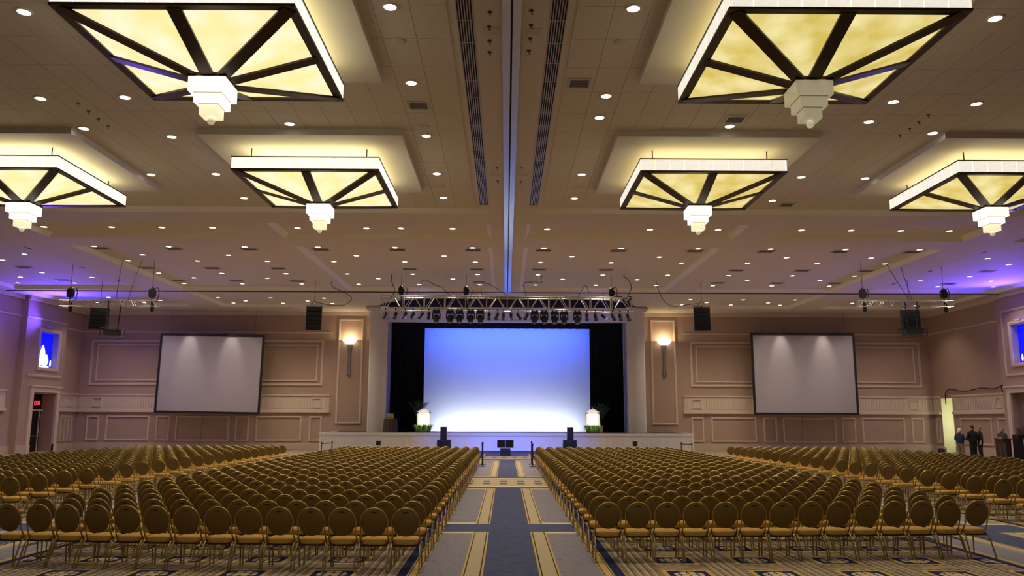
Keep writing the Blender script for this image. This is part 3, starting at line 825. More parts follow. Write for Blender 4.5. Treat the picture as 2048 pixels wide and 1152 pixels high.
for s in (-1, 1):
    sd = 'left' if s < 0 else 'right'
    for rw, (y, L) in enumerate(((38.15, (1.7, 5.35, 9.05, 12.5, 16.1, 19.6, 22.8)), (43.2, (1.7, 5.35, 12.5, 16.1, 19.6, 22.8, 26.3)), (47.3, (1.7, 12.5, 16.1, 19.55, 22.8, 26.4)))):
        for k, x in enumerate(L): vent(s * x, y, H2, 'grey vent in the middle coffers, %s row, %s %s of the centre beam' % (ORD[rw + 1], ORD[k + 1], sd), 'vents of the %s middle coffers' % sd, .8, .5)
SPKM = MB().lathe([(0, -.02), (.12, -.02), (.16, -.012), (.17, 0), (0, 0)], 14).mesh('ceiling_speaker', M_VENTF, True)
for x, y, l in ((-2.44, 16.33, 'round ceiling speaker behind the nearest downlight left of centre'), (2.38, 16.31, 'round ceiling speaker behind the nearest downlight right of centre'),
                (-2.39, 21.48, 'round ceiling speaker near the left vent'), (-2.42, 27.3, 'round ceiling speaker at far end left of centre'), (2.49, 27.34, 'round ceiling speaker at far end right of centre')):
    tag(link('ceiling_speaker', SPKM, None, (x, y, HT)), l, 'speaker', 'ceiling speakers')
HKM = MB().tube([(0, 0, 0), (0, 0, -.05), (.01, 0, -.085), (.022, 0, -.09), (.03, 0, -.075)], .009, 6).lathe([(.05, -.012), (.05, 0)], 8).mesh('ceiling_hook', M_BLACKM)
for x, y in [(-.43, 14.7), (-.46, 15.29), (-.46, 15.91), (-.47, 16.45), (.38, 14.63), (.39, 15.22), (.39, 15.8), (.38, 16.36)]:
    tag(link('ceiling_hook', HKM, None, (x, y, H1)), 'small black hook on the centre beam %s of the near hatch' % ('left' if x < 0 else 'right'), 'hook', 'near hooks %s' % ('left' if x < 0 else 'right'))
for x, y in [(-.4, 24.53), (-.39, 26.05), (.38, 24.52), (.39, 26.09)]:
    tag(link('ceiling_hook', HKM, None, (x, y, H1)), 'small hook on the centre beam by the far %s hatch' % ('left' if x < 0 else 'right'), 'hook', 'far hooks %s' % ('left' if x < 0 else 'right'))
for x, y in [(-11.21, 19.92), (-11.22, 20.47), (-11.23, 21.01), (-11.24, 21.58), (11.16, 20.38), (11.17, 20.89), (11.18, 21.43), (11.16, 21.95)]:
    tag(link('ceiling_hook', HKM, None, (x, y, HT)), 'small hook in a row of four on the %s tiled ceiling' % ('left' if x < 0 else 'right'), 'hook', 'outer hooks %s' % ('left' if x < 0 else 'right'))
for x, y, l in ((-.44, 15.5, 'pale hatch on near centre beam left of track'), (.45, 15.5, 'pale hatch on near centre beam right of track'), (-.47, 25.33, 'pale hatch on far centre beam left of track'), (.45, 25.36, 'pale hatch on far centre beam right of track')):
    t = thing('ceiling_hatch', l, 'hatch', (x, y, H1), 0, 'hatches on the centre beam')
    MB().box(-.16, .16, -.12, .12, -.012, 0).build('plate', M_VENTF, t); MB().box(-.19, .19, -.15, .15, -.006, 0).build('frame', M_CEIL, t)

# ------------------------------------------------------------------ sconces
for s in (-1, 1):
    sd = 'left' if s < 0 else 'right'
    t = thing('wall_sconce', 'tall pewter wall sconce with glowing bowl %s of the stage' % sd, 'wall lamp', (s * 11.7, YB - .02, 5.46), 0, 'wall sconces')
    sec = []
    for z, wx, dy in ((0, .17, .10), (.12, .165, .10), (1.05, .10, .09), (1.5, .115, .11), (2.2, .21, .17), (2.24, .22, .18)):
        sec.append([(-wx, 0, z), (-wx * .6, -dy * 1.2, z), (0, -dy * 1.7, z), (wx * .6, -dy * 1.2, z), (wx, 0, z)])
    MB().layers(sec).build('stem', M_PEWTER, t)
    pr = [(.10, 2.26), (.28, 2.32), (.44, 2.45), (.53, 2.58), (.50, 2.59), (.40, 2.47), (.24, 2.36), (.05, 2.32)]
    b_ = MB().lathe(pr, 20); b_.v = [(x, min(y, .2) - .30, z) for x, y, z in b_.v]
    b_.build('bowl', M_GLASSW, t, smooth=True)
    MB().tube([(0, 0, 2.3), (0, -.30, 2.3)], .03, 6).build('bracket', M_PEWTER, t)
    lamp('POINT', 'sconce_lamp', (0, -.32, 2.56), 48, (1, .74, .42), None, .05, parent=t)

# ------------------------------------------------------------------ projection screens
def screen(cx, zc, wd, h, rot, label):
    t = thing('projection_screen', label, 'screen', (cx, 58.6, zc), 0, 'projection screens')
    t.rotation_euler = (0, rot, 0)
    MB().box(-wd / 2, wd / 2, -.01, .01, -h / 2, h / 2).build('fabric', M_SCREEN, t)
    f = MB(); b_ = .16
    f.box(-wd / 2 - b_, wd / 2 + b_, -.04, .03, h / 2, h / 2 + b_); f.box(-wd / 2 - b_, wd / 2 + b_, -.04, .03, -h / 2 - b_, -h / 2)
    f.box(-wd / 2 - b_, -wd / 2, -.04, .03, -h / 2, h / 2); f.box(wd / 2, wd / 2 + b_, -.04, .03, -h / 2, h / 2)
    f.build('frame', M_BLACKM, t)
    for q in (-.42, .42): MB().tube([(q * wd, 0, h / 2 + b_), (q * wd, 0, H1 - zc + .02)], .008, 4).build('wire', M_BLACKM, t)
    MB().tube([(-.3, .05, -h / 2 - .1), (-.32, .1, -h / 2 - 1.2), (-.4, .12, -zc + .05)], .012, 4).build('cable', M_BLACKM, t)
    for q in (-.22, .20):
        lamp('SPOT', 'screen_scallop', (cx + q * wd, 57.6, H1 - .15), 300, (1, .88, .7), (cx + q * wd, 58.6, zc + h * .18), .06, spot=.62, blend=.9)
screen(-21.48, 5.46, 7.25, 5.42, math.radians(.85), 'large white projection screen left of the stage')
screen(21.62, 5.59, 7.30, 5.62, 0, 'large white projection screen right of the stage')

# ------------------------------------------------------------------ trusses and rigging
def truss(name, label, x0, x1, y, z, size, bays, tilt=0):
    t = thing(name, label, 'truss', ((x0 + x1) / 2, y, z), 0)
    t.rotation_euler = (0, tilt, 0)
    L = x1 - x0; hs = size / 2; r = .036 if size > .5 else .024
    cm = MB().tube([(-L / 2, 0, 0), (L / 2, 0, 0)], r, 8).mesh('chord', M_ALU, True)
    for a in (-1, 1):
        for b_ in (-1, 1): link('chord', cm, t, (0, a * hs, b_ * hs))
    bw = L / bays; q = .7 * r
    vm = MB().tube([(0, 0, -hs), (0, 0, hs)], .8 * r, 6).mesh('upright', M_ALU)
    hm = MB().tube([(0, -hs, 0), (0, hs, 0)], .8 * r, 6).mesh('tie', M_ALU)
    d1 = MB().tube([(-bw * .42, 0, -hs), (-bw * .04, 0, hs)], q, 6).mesh('diagonal', M_ALU)
    d2 = MB().tube([(bw * .42, 0, -hs), (bw * .04, 0, hs)], q, 6).mesh('diagonal', M_ALU)
    for k in range(bays + 1):
        x = -L / 2 + k * bw
        for a in (-1, 1):
            link('upright', vm, t, (x, a * hs, 0)); link('tie', hm, t, (x, 0, a * hs))
    for k in range(bays):
        x = -L / 2 + (k + .5) * bw
        for a in (-1, 1):
            link('diagonal', d1, t, (x, a * hs, 0)); link('diagonal', d2, t, (x, a * hs, 0))
    return t
truss('lighting_truss', 'long silver lighting truss hung in front of the stage', -7.07, 7.03, 45, 8.69, .72, 12, math.radians(.25))
truss('projector_truss', 'short silver truss hung at left above the projector', -22.88, -17.93, 41, 8.06, .30, 9)
truss('projector_truss', 'short silver truss hung at right above the projector', 18.05, 22.95, 41, 8.20, .30, 9)

def hoist(x, y, z0, ztop, label):
    t = thing('chain_hoist', label, 'hoist', (x, y, z0), 0, 'chain hoists')
    b_ = MB().box(-.11, .11, -.13, .13, .42, .86); b_.box(-.15, -.11, -.1, .1, .5, .8); b_.box(.02, .17, -.11, .11, .5, .74); b_.lathe([(.1, .86), (.06, .95), (0, .97)], 10)
    b_.build('motor', M_BLACKM, t)
    MB().tube([(0, 0, .95), (0, 0, ztop - z0)], .012, 4).build('chain', M_BLACKM, t)
    MB().tube([(0, 0, .45), (0, 0, 0)], .03, 6).build('hook_chain', M_BLACKM, t)
    MB().tube([(.1, 0, .9), (.26, .05, .95), (.33, .05, .75), (.3, .05, .45), (.22, .02, .2)], .022, 5).build('chain_tail', M_BLACKM, t)
    bg = MB().lathe([(.02, -.32), (.08, -.30), (.10, -.1), (.07, .15), (.02, .2)], 8); bg.v = [(x_ + .06, y_ - .4 * 0, z_) for x_, y_, z_ in bg.v]
    bg.build('chain_bag', M_RUBBER, t)
hoist(-5.99, 44.8, 8.75, H2, 'black chain hoist at left end of the stage lighting truss')
hoist(-2.34, 44.8, 8.73, H2, 'black chain hoist left of middle on the stage lighting truss')
hoist(5.85, 44.8, 8.68, H2, 'black chain hoist at right end of the stage lighting truss')
hoist(-22.45, 41, 7.95, H2, 'black chain hoist on outer end of the left projector truss')
hoist(-18.27, 41, 7.95, H2, 'black chain hoist on inner end of the left projector truss')
hoist(18.35, 41, 8.08, H2, 'black chain hoist on inner end of the right projector truss')
hoist(22.55, 41, 8.08, H2, 'black chain hoist on outer end of the right projector truss')

# stage lights on the truss
def par(x, z, tilt, label):
    t = thing('spotlight', label, 'stage light', (x, 44.64, z), 0, 'small spotlights on the stage truss')
    t.rotation_euler = (0, 0, 0)
    MB().tube([(0, 0, 0), (0, 0, -.16)], .016, 6).lathe([(.05, -.03), (.05, .03)], 8).build('clamp', M_BLACKM, t)
    MB().tube([(-.10, 0, -.30), (-.10, 0, -.16), (.10, 0, -.16), (.10, 0, -.30)], .010, 4).build('yoke', M_BLACKM, t)
    R = Matrix.Rotation(tilt, 3, 'Y') @ Matrix.Rotation(-.5, 3, 'X')
    b_ = MB().lathe([(.03, .16), (.07, .14), (.085, .04), (.085, -.2), (.105, -.22), (.105, -.26)], 12, (0, 0, -.32), R)
    o = b_.build('can', M_BLACKM, t, smooth=True)
    MB().lathe([(0, .18), (.035, .175), (.04, .15)], 8, (0, 0, -.32), R).build('lamp_cap', M_CHROME, o)
def mover(x, z, tilt, label):
    t = thing('moving_head_light', label, 'stage light', (x, 44.64, z), 0, 'moving head lights on the stage truss')
    MB().box(-.2, .2, -.15, .15, -.2, -.06).box(-.14, -.08, -.06, .06, -.06, .03).box(.08, .14, -.06, .06, -.06, .03).build('base', M_BLACKM, t)
    y_ = MB(); y_.box(-.23, -.17, -.08, .08, -.55, -.2); y_.box(.17, .23, -.08, .08, -.55, -.2); y_.box(-.23, .23, -.08, .08, -.26, -.2); y_.build('yoke', M_BLACKM, t)
    R = Matrix.Rotation(tilt, 3, 'Y') @ Matrix.Rotation(-.35, 3, 'X')
    o = MB().lathe([(.09, .16), (.14, .12), (.165, .02), (.165, -.1), (.14, -.2), (.145, -.3)], 14, (0, 0, -.46), R).build('head', M_BLACKM, t, smooth=True)
    MB().lathe([(0, -.305), (.13, -.305), (.13, -.29)], 12, (0, 0, -.46), R).build('lens', M_LENSDARK, o)
M_LENSDARK = mat('stage_light_lens', (.16, .15, .10), .1, spec=1)
k = 0
FX = [(272, 0, .3), (332, 0, .15), (388, 0, .2), (432, 0, .5), (482, 0, .6), (524, 0, 0), (568, 1, 0), (648, 1, .05), (702, 1, 0), (767, 1, .1), (822, 1, -.1), (873, 0, 0), (920, 0, .4), (957, 0, 0), (1000, 0, 0), (1043, 0, -.6), (1092, 0, .5),
      (1137, 1, .1), (1192, 1, -.1), (1253, 1, 0), (1308, 1, 0), (1385, 1, 0), (1440, 0, 0), (1490, 0, -.15), (1535, 0, -.8), (1590, 0, -.4), (1633, 0, -.15), (1680, 0, -.25)]
ns = nm = 0
for z_, kind, tl in FX:
    x = (680 + z_ / 2.926 - 1012) * 45.4 / 1610 - .09
    zz = 8.30 - x * .0044
    if kind == 0: ns += 1; par(x, zz, tl, 'small black spotlight under the stage truss, %s from the left' % ORD[ns])
    else: nm += 1; mover(x, zz, tl, 'bulky black moving head under the stage truss, %s from the left' % ORD[nm])
for x in (-4.1, -2.2, -.4, .4, 2.2, 4.1):
    lamp('SPOT', 'stage_blue_beam', (x, 44.3, 7.6), P_STAGE_BLUE, (.14, .22, 1), (x * .9, 53.2, .5), .12, spot=.5, blend=1)
for x in (-5.6, 0, 5.6):  # added fill lamps for the blue spill on the stage header
    lamp('SPOT', 'header_fill', (x, 44.2, 7.7), 700, (.42, .40, 1), (x * .9, 57, 10.0), .15, spot=.7, blend=1)
lamp('SPOT', 'lectern_beam', (-5.2, 44.3, 7.6), 7000, (1, .96, .88), (-5.68, 55.8, 2.1), .1, spot=.14, blend=.5)
lamp('SPOT', 'lectern_beam', (5.2, 44.3, 7.6), 7000, (1, .96, .88), (5.87, 55.8, 2.1), .1, spot=.14, blend=.5)

# loose cables
def cable(name, pts, r, label):
    P = []
    for i in range(len(pts) - 1):
        a = Vector(pts[max(i - 1, 0)]); b_ = Vector(pts[i]); c_ = Vector(pts[i + 1]); d_ = Vector(pts[min(i + 2, len(pts) - 1)])
        for q in range(5):
            u = q / 5
            P.append(.5 * ((2 * b_) + (c_ - a) * u + (2 * a - 5 * b_ + 4 * c_ - d_) * u * u + (3 * b_ - a - 3 * c_ + d_) * u ** 3))
    P.append(Vector(pts[-1])); o0 = P[0].copy()
    return tag(MB().tube([p - o0 for p in P], r, 5).build(name, M_RUBBER, loc=o0), label, 'cable')
cable('power_cable', [(-6.65, 45, 8.95), (-6.4, 45, 9.4), (-6.55, 45, 9.9), (-6.6, 45, H2 - .01)], .022, 'black cable rising from left end of the stage truss')
cable('power_cable', [(-5.05, 45, 9.05), (-5.0, 45, 9.75), (-4.7, 45, 10.05), (-4.1, 45, 9.75), (-3.7, 45, 9.6), (-3.3, 45, 9.2), (-2.4, 45, 9.05)], .016, 'black cable looping over left half of the stage truss')
cable('power_cable', [(-1.4, 44.9, 9.02), (-1.5, 44.9, 9.5), (-1.2, 44.9, 9.85), (-.6, 44.9, 9.55), (-.1, 44.9, 9.2), (.2, 44.9, 9.0)], .016, 'black cable arched over the truss left of the centre track')
cable('power_cable', [(1.1, 45, 9.0), (.9, 45, 9.8), (1.2, 45, 9.95), (1.75, 45, 9.9), (1.95, 45, H2 - .01)], .02, 'black cable rising to the ceiling right of the centre track')
cable('power_cable', [(3.9, 45, 9.0), (4.4, 45, 9.75), (4.6, 45, 9.4), (5.2, 45, 9.15), (5.6, 45, 9.4)], .016, 'black cable looping by the right hoist of the stage truss')
cable('power_cable', [(6.7, 45, 9.0), (7.0, 45, 9.6), (6.85, 45, 10.1), (6.5, 45, H2 - .01)], .02, 'black cable rising from right end of the stage truss')
cable('cable_bundle', [(5.9, 45, 9.06), (6.3, 44.9, 9.12), (6.6, 45.05, 9.05), (7.0, 45, 9.1), (6.7, 44.9, 8.8), (6.5, 44.95, 8.95), (6.9, 44.9, 8.7)], .05, 'black cable bundle heaped on right end of the stage truss')
cable('speaker_cable', [(-11.0, 46, 8.9), (-10.2, 46, 8.72), (-9.4, 46, 8.75), (-9.0, 46, 9.1), (-9.3, 46, 9.4), (-10.1, 46, 9.8), (-10.2, 46, H2 - .15)], .018, 'black cable trailing from the inner left flown speaker')
cable('speaker_cable', [(11.0, 46, 8.9), (10.2, 46, 8.8), (9.5, 46, 8.75), (9.0, 46, 9.1), (8.7, 46, 9.8), (8.6, 46, H2 - .01)], .018, 'black cable trailing from the inner right flown speaker')
cable('projector_cable', [(-20.1, 41, 8.2), (-20.0, 41, 9.6), (-19.9, 41, H2 - .01)], .014, 'thin cable from the left projector truss up to the ceiling')
cable('projector_cable', [(-19.5, 41, 8.2), (-19.2, 41, 9.4), (-18.9, 41, H2 - .01)], .012, 'slanting thin cable right of the left projector')
cable('projector_cable', [(20.8, 41, 8.3), (19.9, 41, 9.9), (19.7, 41, H2 - .01)], .014, 'slanting thin cable left above the right projector')
cable('projector_cable', [(20.9, 41, 8.3), (20.5, 41, 9.9), (20.4, 41, H2 - .01)], .014, 'steep thin cable above the right projector')

# flown line-array speakers
def line_array(x, y, ztop, zbot, wd, rz, label, n=5, hang=None, openf=False):
    t = thing('line_array_speaker', label, 'speaker', (x, y, zbot), rz, 'flown line array speakers')
    H = ztop - zbot
    fr = MB()
    fr.box(-wd / 2 - .02, wd / 2 + .02, -.3, -.24, H - .07, H); fr.box(-wd / 2 - .02, wd / 2 + .02, .24, .3, H - .07, H)
    for q in (-wd / 2, 0, wd / 2): fr.box(q - .03, q + .03, -.3, .3, H - .07, H)
    fr.build('rigging_frame', M_ALU, t)
    MB().tube([(-.25, 0, H), (0, 0, H + .25), (.25, 0, H)], .02, 5).build('bridle', M_BLACKM, t)
    MB().tube([(0, 0, H + .25), (0, 0, (hang or H2) - zbot)], .012, 4).build('cable', M_BLACKM, t)
    h = (H - .14) / n
    for k in range(n):
        zc = H - .12 - h * (k + .5); tl = .03 + .05 * k
        R = Matrix.Rotation(tl, 3, 'X')
        yo = -.02 * k * k * .4
        bd = h * .94
        o = MB().obox((0, yo + .0, zc), (wd, .55, bd), R).build('cabinet', M_SPK, t)
        MB().obox(Vector((0, yo, zc)) + R @ Vector((0, -.28, 0)), (wd * .92, .02, bd * .86), R).build('grille', M_GRILL, o)
    return t
line_array(-23.4, 46, 8.62, 7.28, .88, .22, 'black flown speaker stack at far left beside the projector')
line_array(-11.12, 46, 8.72, 7.27, .86, .18, 'black flown speaker stack between the left screen and the stage')
line_array(11.2, 46, 8.78, 7.30, .90, -.18, 'black flown speaker stack between the right screen and the stage')
line_array(23.25, 46, 8.70, 7.05, .92, -.22, 'black flown speaker stack at far right beside the projector', 7)

# projectors hung from the short trusses
def projector(x, zt, zp, rz, label):
    t = thing('hung_projector', label, 'projector', (x, 41, zp), rz, 'hung projectors')
    MB().box(-.42, .42, -.4, .4, .06, .36).build('body', M_SPK, t)
    MB().lathe([(.09, 0), (.10, .12), (.08, .14)], 12, (.2, .4, .2), Matrix.Rotation(-PI / 2, 3, 'X')).build('lens', M_BLACKM, t)
    c = MB()
    for sx_ in (-.55, .55):
        for sy_ in (-.45, .45): c.tube([(sx_, sy_, 0), (sx_, sy_, .42)], .014, 5)
        for z_ in (0, .42): c.tube([(sx_, -.45, z_), (sx_, .45, z_)], .014, 5)
    for sy_ in (-.45, .45):
        for z_ in (0, .42): c.tube([(-.55, sy_, z_), (.55, sy_, z_)], .014, 5)
    c.build('cage', M_BLACKM, t)
    for q in (-.28, .32): MB().tube([(q * .7, 0, .36), (q, 0, zt - zp + .32)], .03, 6).build('drop_pole', M_BLACKM, t); MB().box(q - .03, q + .03, -.2, .2, zt - zp - .04, zt - zp + .02).build('clamp_bar', M_BLACKM, t)
projector(-20.15, 7.9, 6.33, .45, 'black projector in a cage hung from the left truss')
projector(20.8, 8.05, 6.53, -.15, 'black projector in a cage hung from the right truss')

# ------------------------------------------------------------------ art glass niches
def niche(side, q, label, d):
    y0, y1, z0, z1 = q; s = -1 if side == 'L' else 1
    t = thing('art_niche', label, 'wall art', (s * HX, (y0 + y1) / 2, z0), 0, 'blue art glass niches')
    yc = (y0 + y1) / 2
    def pl(mb, n, m): return mb.build(n, m, t, loc=(-s * HX, -yc, -z0))
    pl(wb(MB(), side, y0 + .02, y1 - .02, .02, .05, z0 + .02, z1 - .02), 'back_panel', M_BLUEGLOW)
    def petal(cy_, zb, h, wd, dd):
        pts = []
        for k in range(17):
            a = k / 16
            pts.append((wd * math.sin(PI * a) ** .8 * (1 - .35 * a), zb + h * a))
        ring1 = [(cy_ + p[0], p[1]) for p in pts] + [(cy_ - p[0], p[1]) for p in pts[::-1][1:-1]]
        mb = MB(); n_ = len(ring1); xa = s * (HX - dd) ; xb = s * (HX - dd - .05)
        mb.add([(xa, a, z) for a, z in ring1] + [(xb, a, z) for a, z in ring1], [tuple(range(n_)), tuple(range(n_, 2 * n_))] + [(k, (k + 1) % n_, n_ + (k + 1) % n_, n_ + k) for k in range(n_)])
        pl(mb, 'glass_petal', M_WHITEGLOW)
    h = z1 - z0
    petal(yc - .12, z0 + .2, h * .56, .34, .08)
    petal(yc - .45, z0 + .12, h * .32, .26, .16); petal(yc + .22, z0 + .12, h * .34, .26, .16); petal(yc - .10, z0 + .1, h * .22, .3, .22)
    petal(yc + .85, z0 + .12, h * .18, .06, .1)
    pl(wb(MB(), side, yc - .62, yc + .4, .05, .3, z0 + .03, z0 + .1), 'glass_base', M_WHITEGLOW)
niche('L', NI, 'blue backlit art glass in the left wall niche above the exit door', BD)
niche('R', RN, 'blue backlit art glass in the right wall niche at photo edge', BD)
# blue wash lights on the bays
for s, yb, sd in ((-1, 54.6, 'left'), (1, 48.5, 'right')):
    t = thing('blue_uplight', 'small blue wash light high on the %s bay' % sd, 'stage light', (s * (HX - BD - .07), yb, 8.3), 0, 'blue wall washers')
    MB().box(-.06, .06, -.25, .25, 0, .1).build('housing', M_TRIM, t)
    MB().box(-.05, .05, -.22, .22, .1, .11).build('lens', M_BLUEGLOW, t)
    bx_ = s * (HX - BD - .15)
    lamp('SPOT', 'blue_wash', (bx_, yb, 8.5), P_BLUE_WASH, (.015, .012, 1), (s * 29.2, yb, 10.15), .1, spot=1.1, blend=.9)
    lamp('SPOT', 'blue_spread', (bx_ - s * .3, yb - .3, 8.5), P_BLUE_SPREAD, (.13, .06, 1), (s * 23.0, 43.0, 10.35), .3, spot=2.2, blend=1)

# exit sign
t = thing('exit_sign', 'small red lit exit sign in the transom of the left door', 'sign', (-HX - .42, 55.62, 3.05), 0)
MB().box(-.03, .03, -.3, .3, 0, .42).build('housing', M_BLACKM, t)
fc = bpy.data.curves.new('exit_text', 'FONT'); fc.body = 'EXIT'; fc.size = .36; fc.align_x = 'CENTER'; fc.extrude = .005
fo = bpy.data.objects.new('lettering', fc); COL.objects.link(fo)
me = bpy.data.meshes.new_from_object(fo.evaluated_get(bpy.context.evaluated_depsgraph_get())); bpy.data.objects.remove(fo)
me.materials.clear(); me.materials.append(M_RED)
o = link('lettering', me, t, (.036, 0, .09)); o.rotation_euler = (PI / 2, 0, PI / 2)

# ------------------------------------------------------------------ things on and before the stage
def leafy(mb, base, n, h, spread, rng, wd=.03, arc=.5, seg=5):
    for k in range(n):
        a = rng.uniform(0, 2 * PI); sp = spread * rng.uniform(.35, 1); hh = h * rng.uniform(.6, 1.05)
        dx, dy = math.cos(a), math.sin(a)
        prev = None; vs = []
        for q in range(seg + 1):
            u = q / seg
            p = Vector(base) + Vector((dx * sp * u ** 1.2, dy * sp * u ** 1.2, hh * (u - arc * u * u)))
            w_ = wd * math.sin(PI * (.08 + .9 * u)); side = Vector((-dy, dx, .2)) * w_
            vs += [p - side, p + side, p + Vector((0, 0, .006))]
        fs = []
        for q in range(seg):
            a0 = 3 * q; fs += [(a0, a0 + 3, a0 + 5, a0 + 2), (a0 + 2, a0 + 5, a0 + 4, a0 + 1), (a0, a0 + 1, a0 + 4, a0 + 3)]
        mb.add(vs, fs)
def palm(x, y, label, seed, h=2.1):
    rng = random.Random(seed)
    t = thing('potted_palm', label, 'plant', (x, y, ZS), 0, 'potted palms on stage')
    MB().lathe([(.16, 0), (.22, .35), (.24, .36), (.2, .34), (0, .33)], 14).build('pot', M_SOIL, t, smooth=True)
    mb = MB(); st_ = MB()
    for k in range(11):
        a = rng.uniform(0, 2 * PI); dx, dy = math.cos(a), math.sin(a); hh = h * rng.uniform(.75, 1); sp = rng.uniform(.3, .75)
        pts = [Vector((dx * sp * u ** 1.6, dy * sp * u ** 1.6, .33 + hh * (u - .18 * u ** 3))) for u in [i / 8 for i in range(9)]]
        st_.tube(pts, .012, 4)
        for i in range(3, 9):
            p = pts[i]; d_ = (pts[i] - pts[i - 1]).normalized(); sd = d_.cross(Vector((0, 0, 1))).normalized() if abs(d_.z) < .98 else Vector((-dy, dx, 0))
            for sgn in (-1, 1):
                for q in (0, .5):
                    b_ = p - (pts[i] - pts[i - 1]) * q
                    tip = b_ + sd * sgn * .26 + d_ * .22 - Vector((0, 0, .06)); mid = (b_ + tip) / 2 + Vector((0, 0, .03)); e = d_ * .022
                    mb.add([b_, mid - e, tip, mid + e, mid + Vector((0, 0, .008))], [(0, 1, 4), (1, 2, 4), (2, 3, 4), (3, 0, 4)])
    mb.build('fronds', M_LEAF, t); st_.build('stems', M_LEAF, t)
palm(-6.2, 57.5, 'tall potted palm behind the left lectern', 3, 2.2)
palm(6.6, 57.5, 'tall potted palm behind the right lectern', 8, 2.0)
def fern(x, y, label, seed, wd):
    rng = random.Random(seed)
    t = thing('fern_bed', label, 'plant', (x, y, ZS), 0, 'ferns at the lecterns')
    MB().box(-wd * .4, wd * .4, -.10, .10, 0, .12).build('planter', M_SOIL, t)
    mb = MB()
    for k in range(26):
        leafy(mb, (rng.uniform(-wd * .38, wd * .38), rng.uniform(-.1, .1), .06), 9, .85, .42, rng, .032, .45)
    mb.build('fronds', M_FERN, t)
fern(-5.68, 55.35, 'bushy green ferns at the foot of the left lectern', 5, 1.3)
fern(5.85, 55.35, 'bushy green ferns at the foot of the right lectern', 6, 1.2)
def lectern(x, label):
    t = thing('lectern', label, 'lectern', (x, 56.1, ZS), 0, 'lecterns on stage')
    b_ = MB(); b_.layers([[(-.36, -.22, 0), (.36, -.22, 0), (.36, .25, 0), (-.36, .25, 0)], [(-.43, -.28, 1.25), (.43, -.28, 1.25), (.43, .28, 1.25), (-.43, .28, 1.25)]])
    b_.build('body', M_LECT, t)
    MB().box(-.36, .36, -.315, -.27, .42, 1.28).build('front_panel', M_PAPER, t)
    f = MB(); f.box(-.46, -.36, -.33, -.26, .3, 1.38); f.box(.36, .46, -.33, -.26, .3, 1.38); f.box(-.46, .46, -.33, -.26, 1.28, 1.40); f.box(-.46, .46, -.33, -.26, .3, .42); f.build('panel_frame', M_LECT, t)
    n_ = 14; top = [(-.50, 1.40)] + [(-.5 + k / n_, 1.42 + .20 * math.sin(PI * k / n_) ** 2) for k in range(n_ + 1)] + [(.5, 1.40)]
    m_ = len(top)
    MB().add([(x_, -.34, z_) for x_, z_ in top] + [(x_, -.24, z_) for x_, z_ in top], [tuple(range(m_ - 1, -1, -1)), tuple(range(m_, 2 * m_))] + [(k, (k + 1) % m_, m_ + (k + 1) % m_, m_ + k) for k in range(m_)]).build('crest', M_LECT, t)
    MB().lathe([(.03, 1.6), (.05, 1.66), (.02, 1.72), (.0, 1.78)], 8, (0, -.29, 0)).build('finial', M_GILT, t)
    MB().box(-.44, .44, -.24, .3, 1.25, 1.31).build('reading_desk', M_LECT, t)
    MB().tube([(.3, .0, 1.3), (.36, -.02, 1.5), (.47, -.25, 1.45)], .012, 5).build('microphone', M_BLACKM, t)
lectern(-5.68, 'pale lectern with bright white front panel on left of stage')
lectern(5.87, 'pale lectern with bright white front panel on right of stage')

t = thing('skirted_table', 'small round table in a dark pleated skirt at stage left edge', 'table', (-8.02, 56.3, ZS), 0)
n_ = 40; rings = []
for z_, rr in ((.0, .50), (.45, .47), (.86, .44), (.89, .44)):
    rings.append([((rr + (.025 if z_ < .88 else 0) * math.sin(14 * 2 * PI * k / n_ * 1.0)) * math.cos(2 * PI * k / n_), (rr + (.025 if z_ < .88 else 0) * math.sin(14 * 2 * PI * k / n_)) * math.sin(2 * PI * k / n_), z_) for k in range(n_)])
MB().layers(rings).build('skirt', M_SKIRT, t, smooth=True)
MB().lathe([(0, .89), (.45, .89), (.45, .905), (0, .905)], 24).build('top', M_SKIRT, t)
t = thing('gilt_box', 'small gilded chest on the skirted table', 'box', (-8.06, 56.3, ZS + .905), 0)
MB().box(-.25, .25, -.16, .16, 0, .22).build('chest', M_GILT, t)
MB().box(-.26, .26, -.17, .17, .22, .26).box(-.22, .22, -.14, .14, .26, .36).build('lid', M_GILT, t)
MB().box(-.262, .262, -.172, -.16, .08, .11).build('band', M_BRASS, t)

def floor_spk(x, y, label, z=0):
    t = thing('tower_speaker', label, 'speaker', (x, y, z), 0, 'tower speakers before the stage')
    MB().box(-.20, .20, -.2, .2, 0, .80).build('cabinet', M_SPK, t); MB().box(-.18, .18, -.215, -.2, .04, .76).build('grille', M_GRILL, t)
def sub(x, y, label):
    t = thing('subwoofer', label, 'speaker', (x, y, 0), 0, 'subwoofers before the stage')
    MB().layers([[(-.46, -.35, 0), (.46, -.35, 0), (.46, .35, 0), (-.46, .35, 0)], [(-.42, -.33, .97), (.42, -.33, .97), (.42, .33, .97), (-.42, .33, .97)]]).build('cabinet', M_SPK, t)
    MB().box(-.36, .36, -.37, -.345, .1, .85).build('grille', M_GRILL, t)
for s, sd in ((-1, 'left'), (1, 'right')):
    sub(s * 4.03, 52.5, 'wide black subwoofer on floor before %s half of stage' % sd)
    floor_spk(s * 4.06, 52.5, 'slim black speaker standing on the %s subwoofer' % sd, .97)
    t = thing('monitor_speaker', 'small black speaker on stand before %s end of stage' % sd, 'speaker', (s * 8.22, 52.5, 0), 0, 'small speakers before the stage')
    MB().box(-.14, .14, -.12, .12, .58, .88).build('cabinet', M_SPK, t); MB().tube([(0, 0, 0), (0, 0, .6)], .03, 6).build('pole', M_BLACKM, t); MB().lathe([(.2, 0), (.2, .03), (.04, .05)], 10).build('base', M_BLACKM, t)
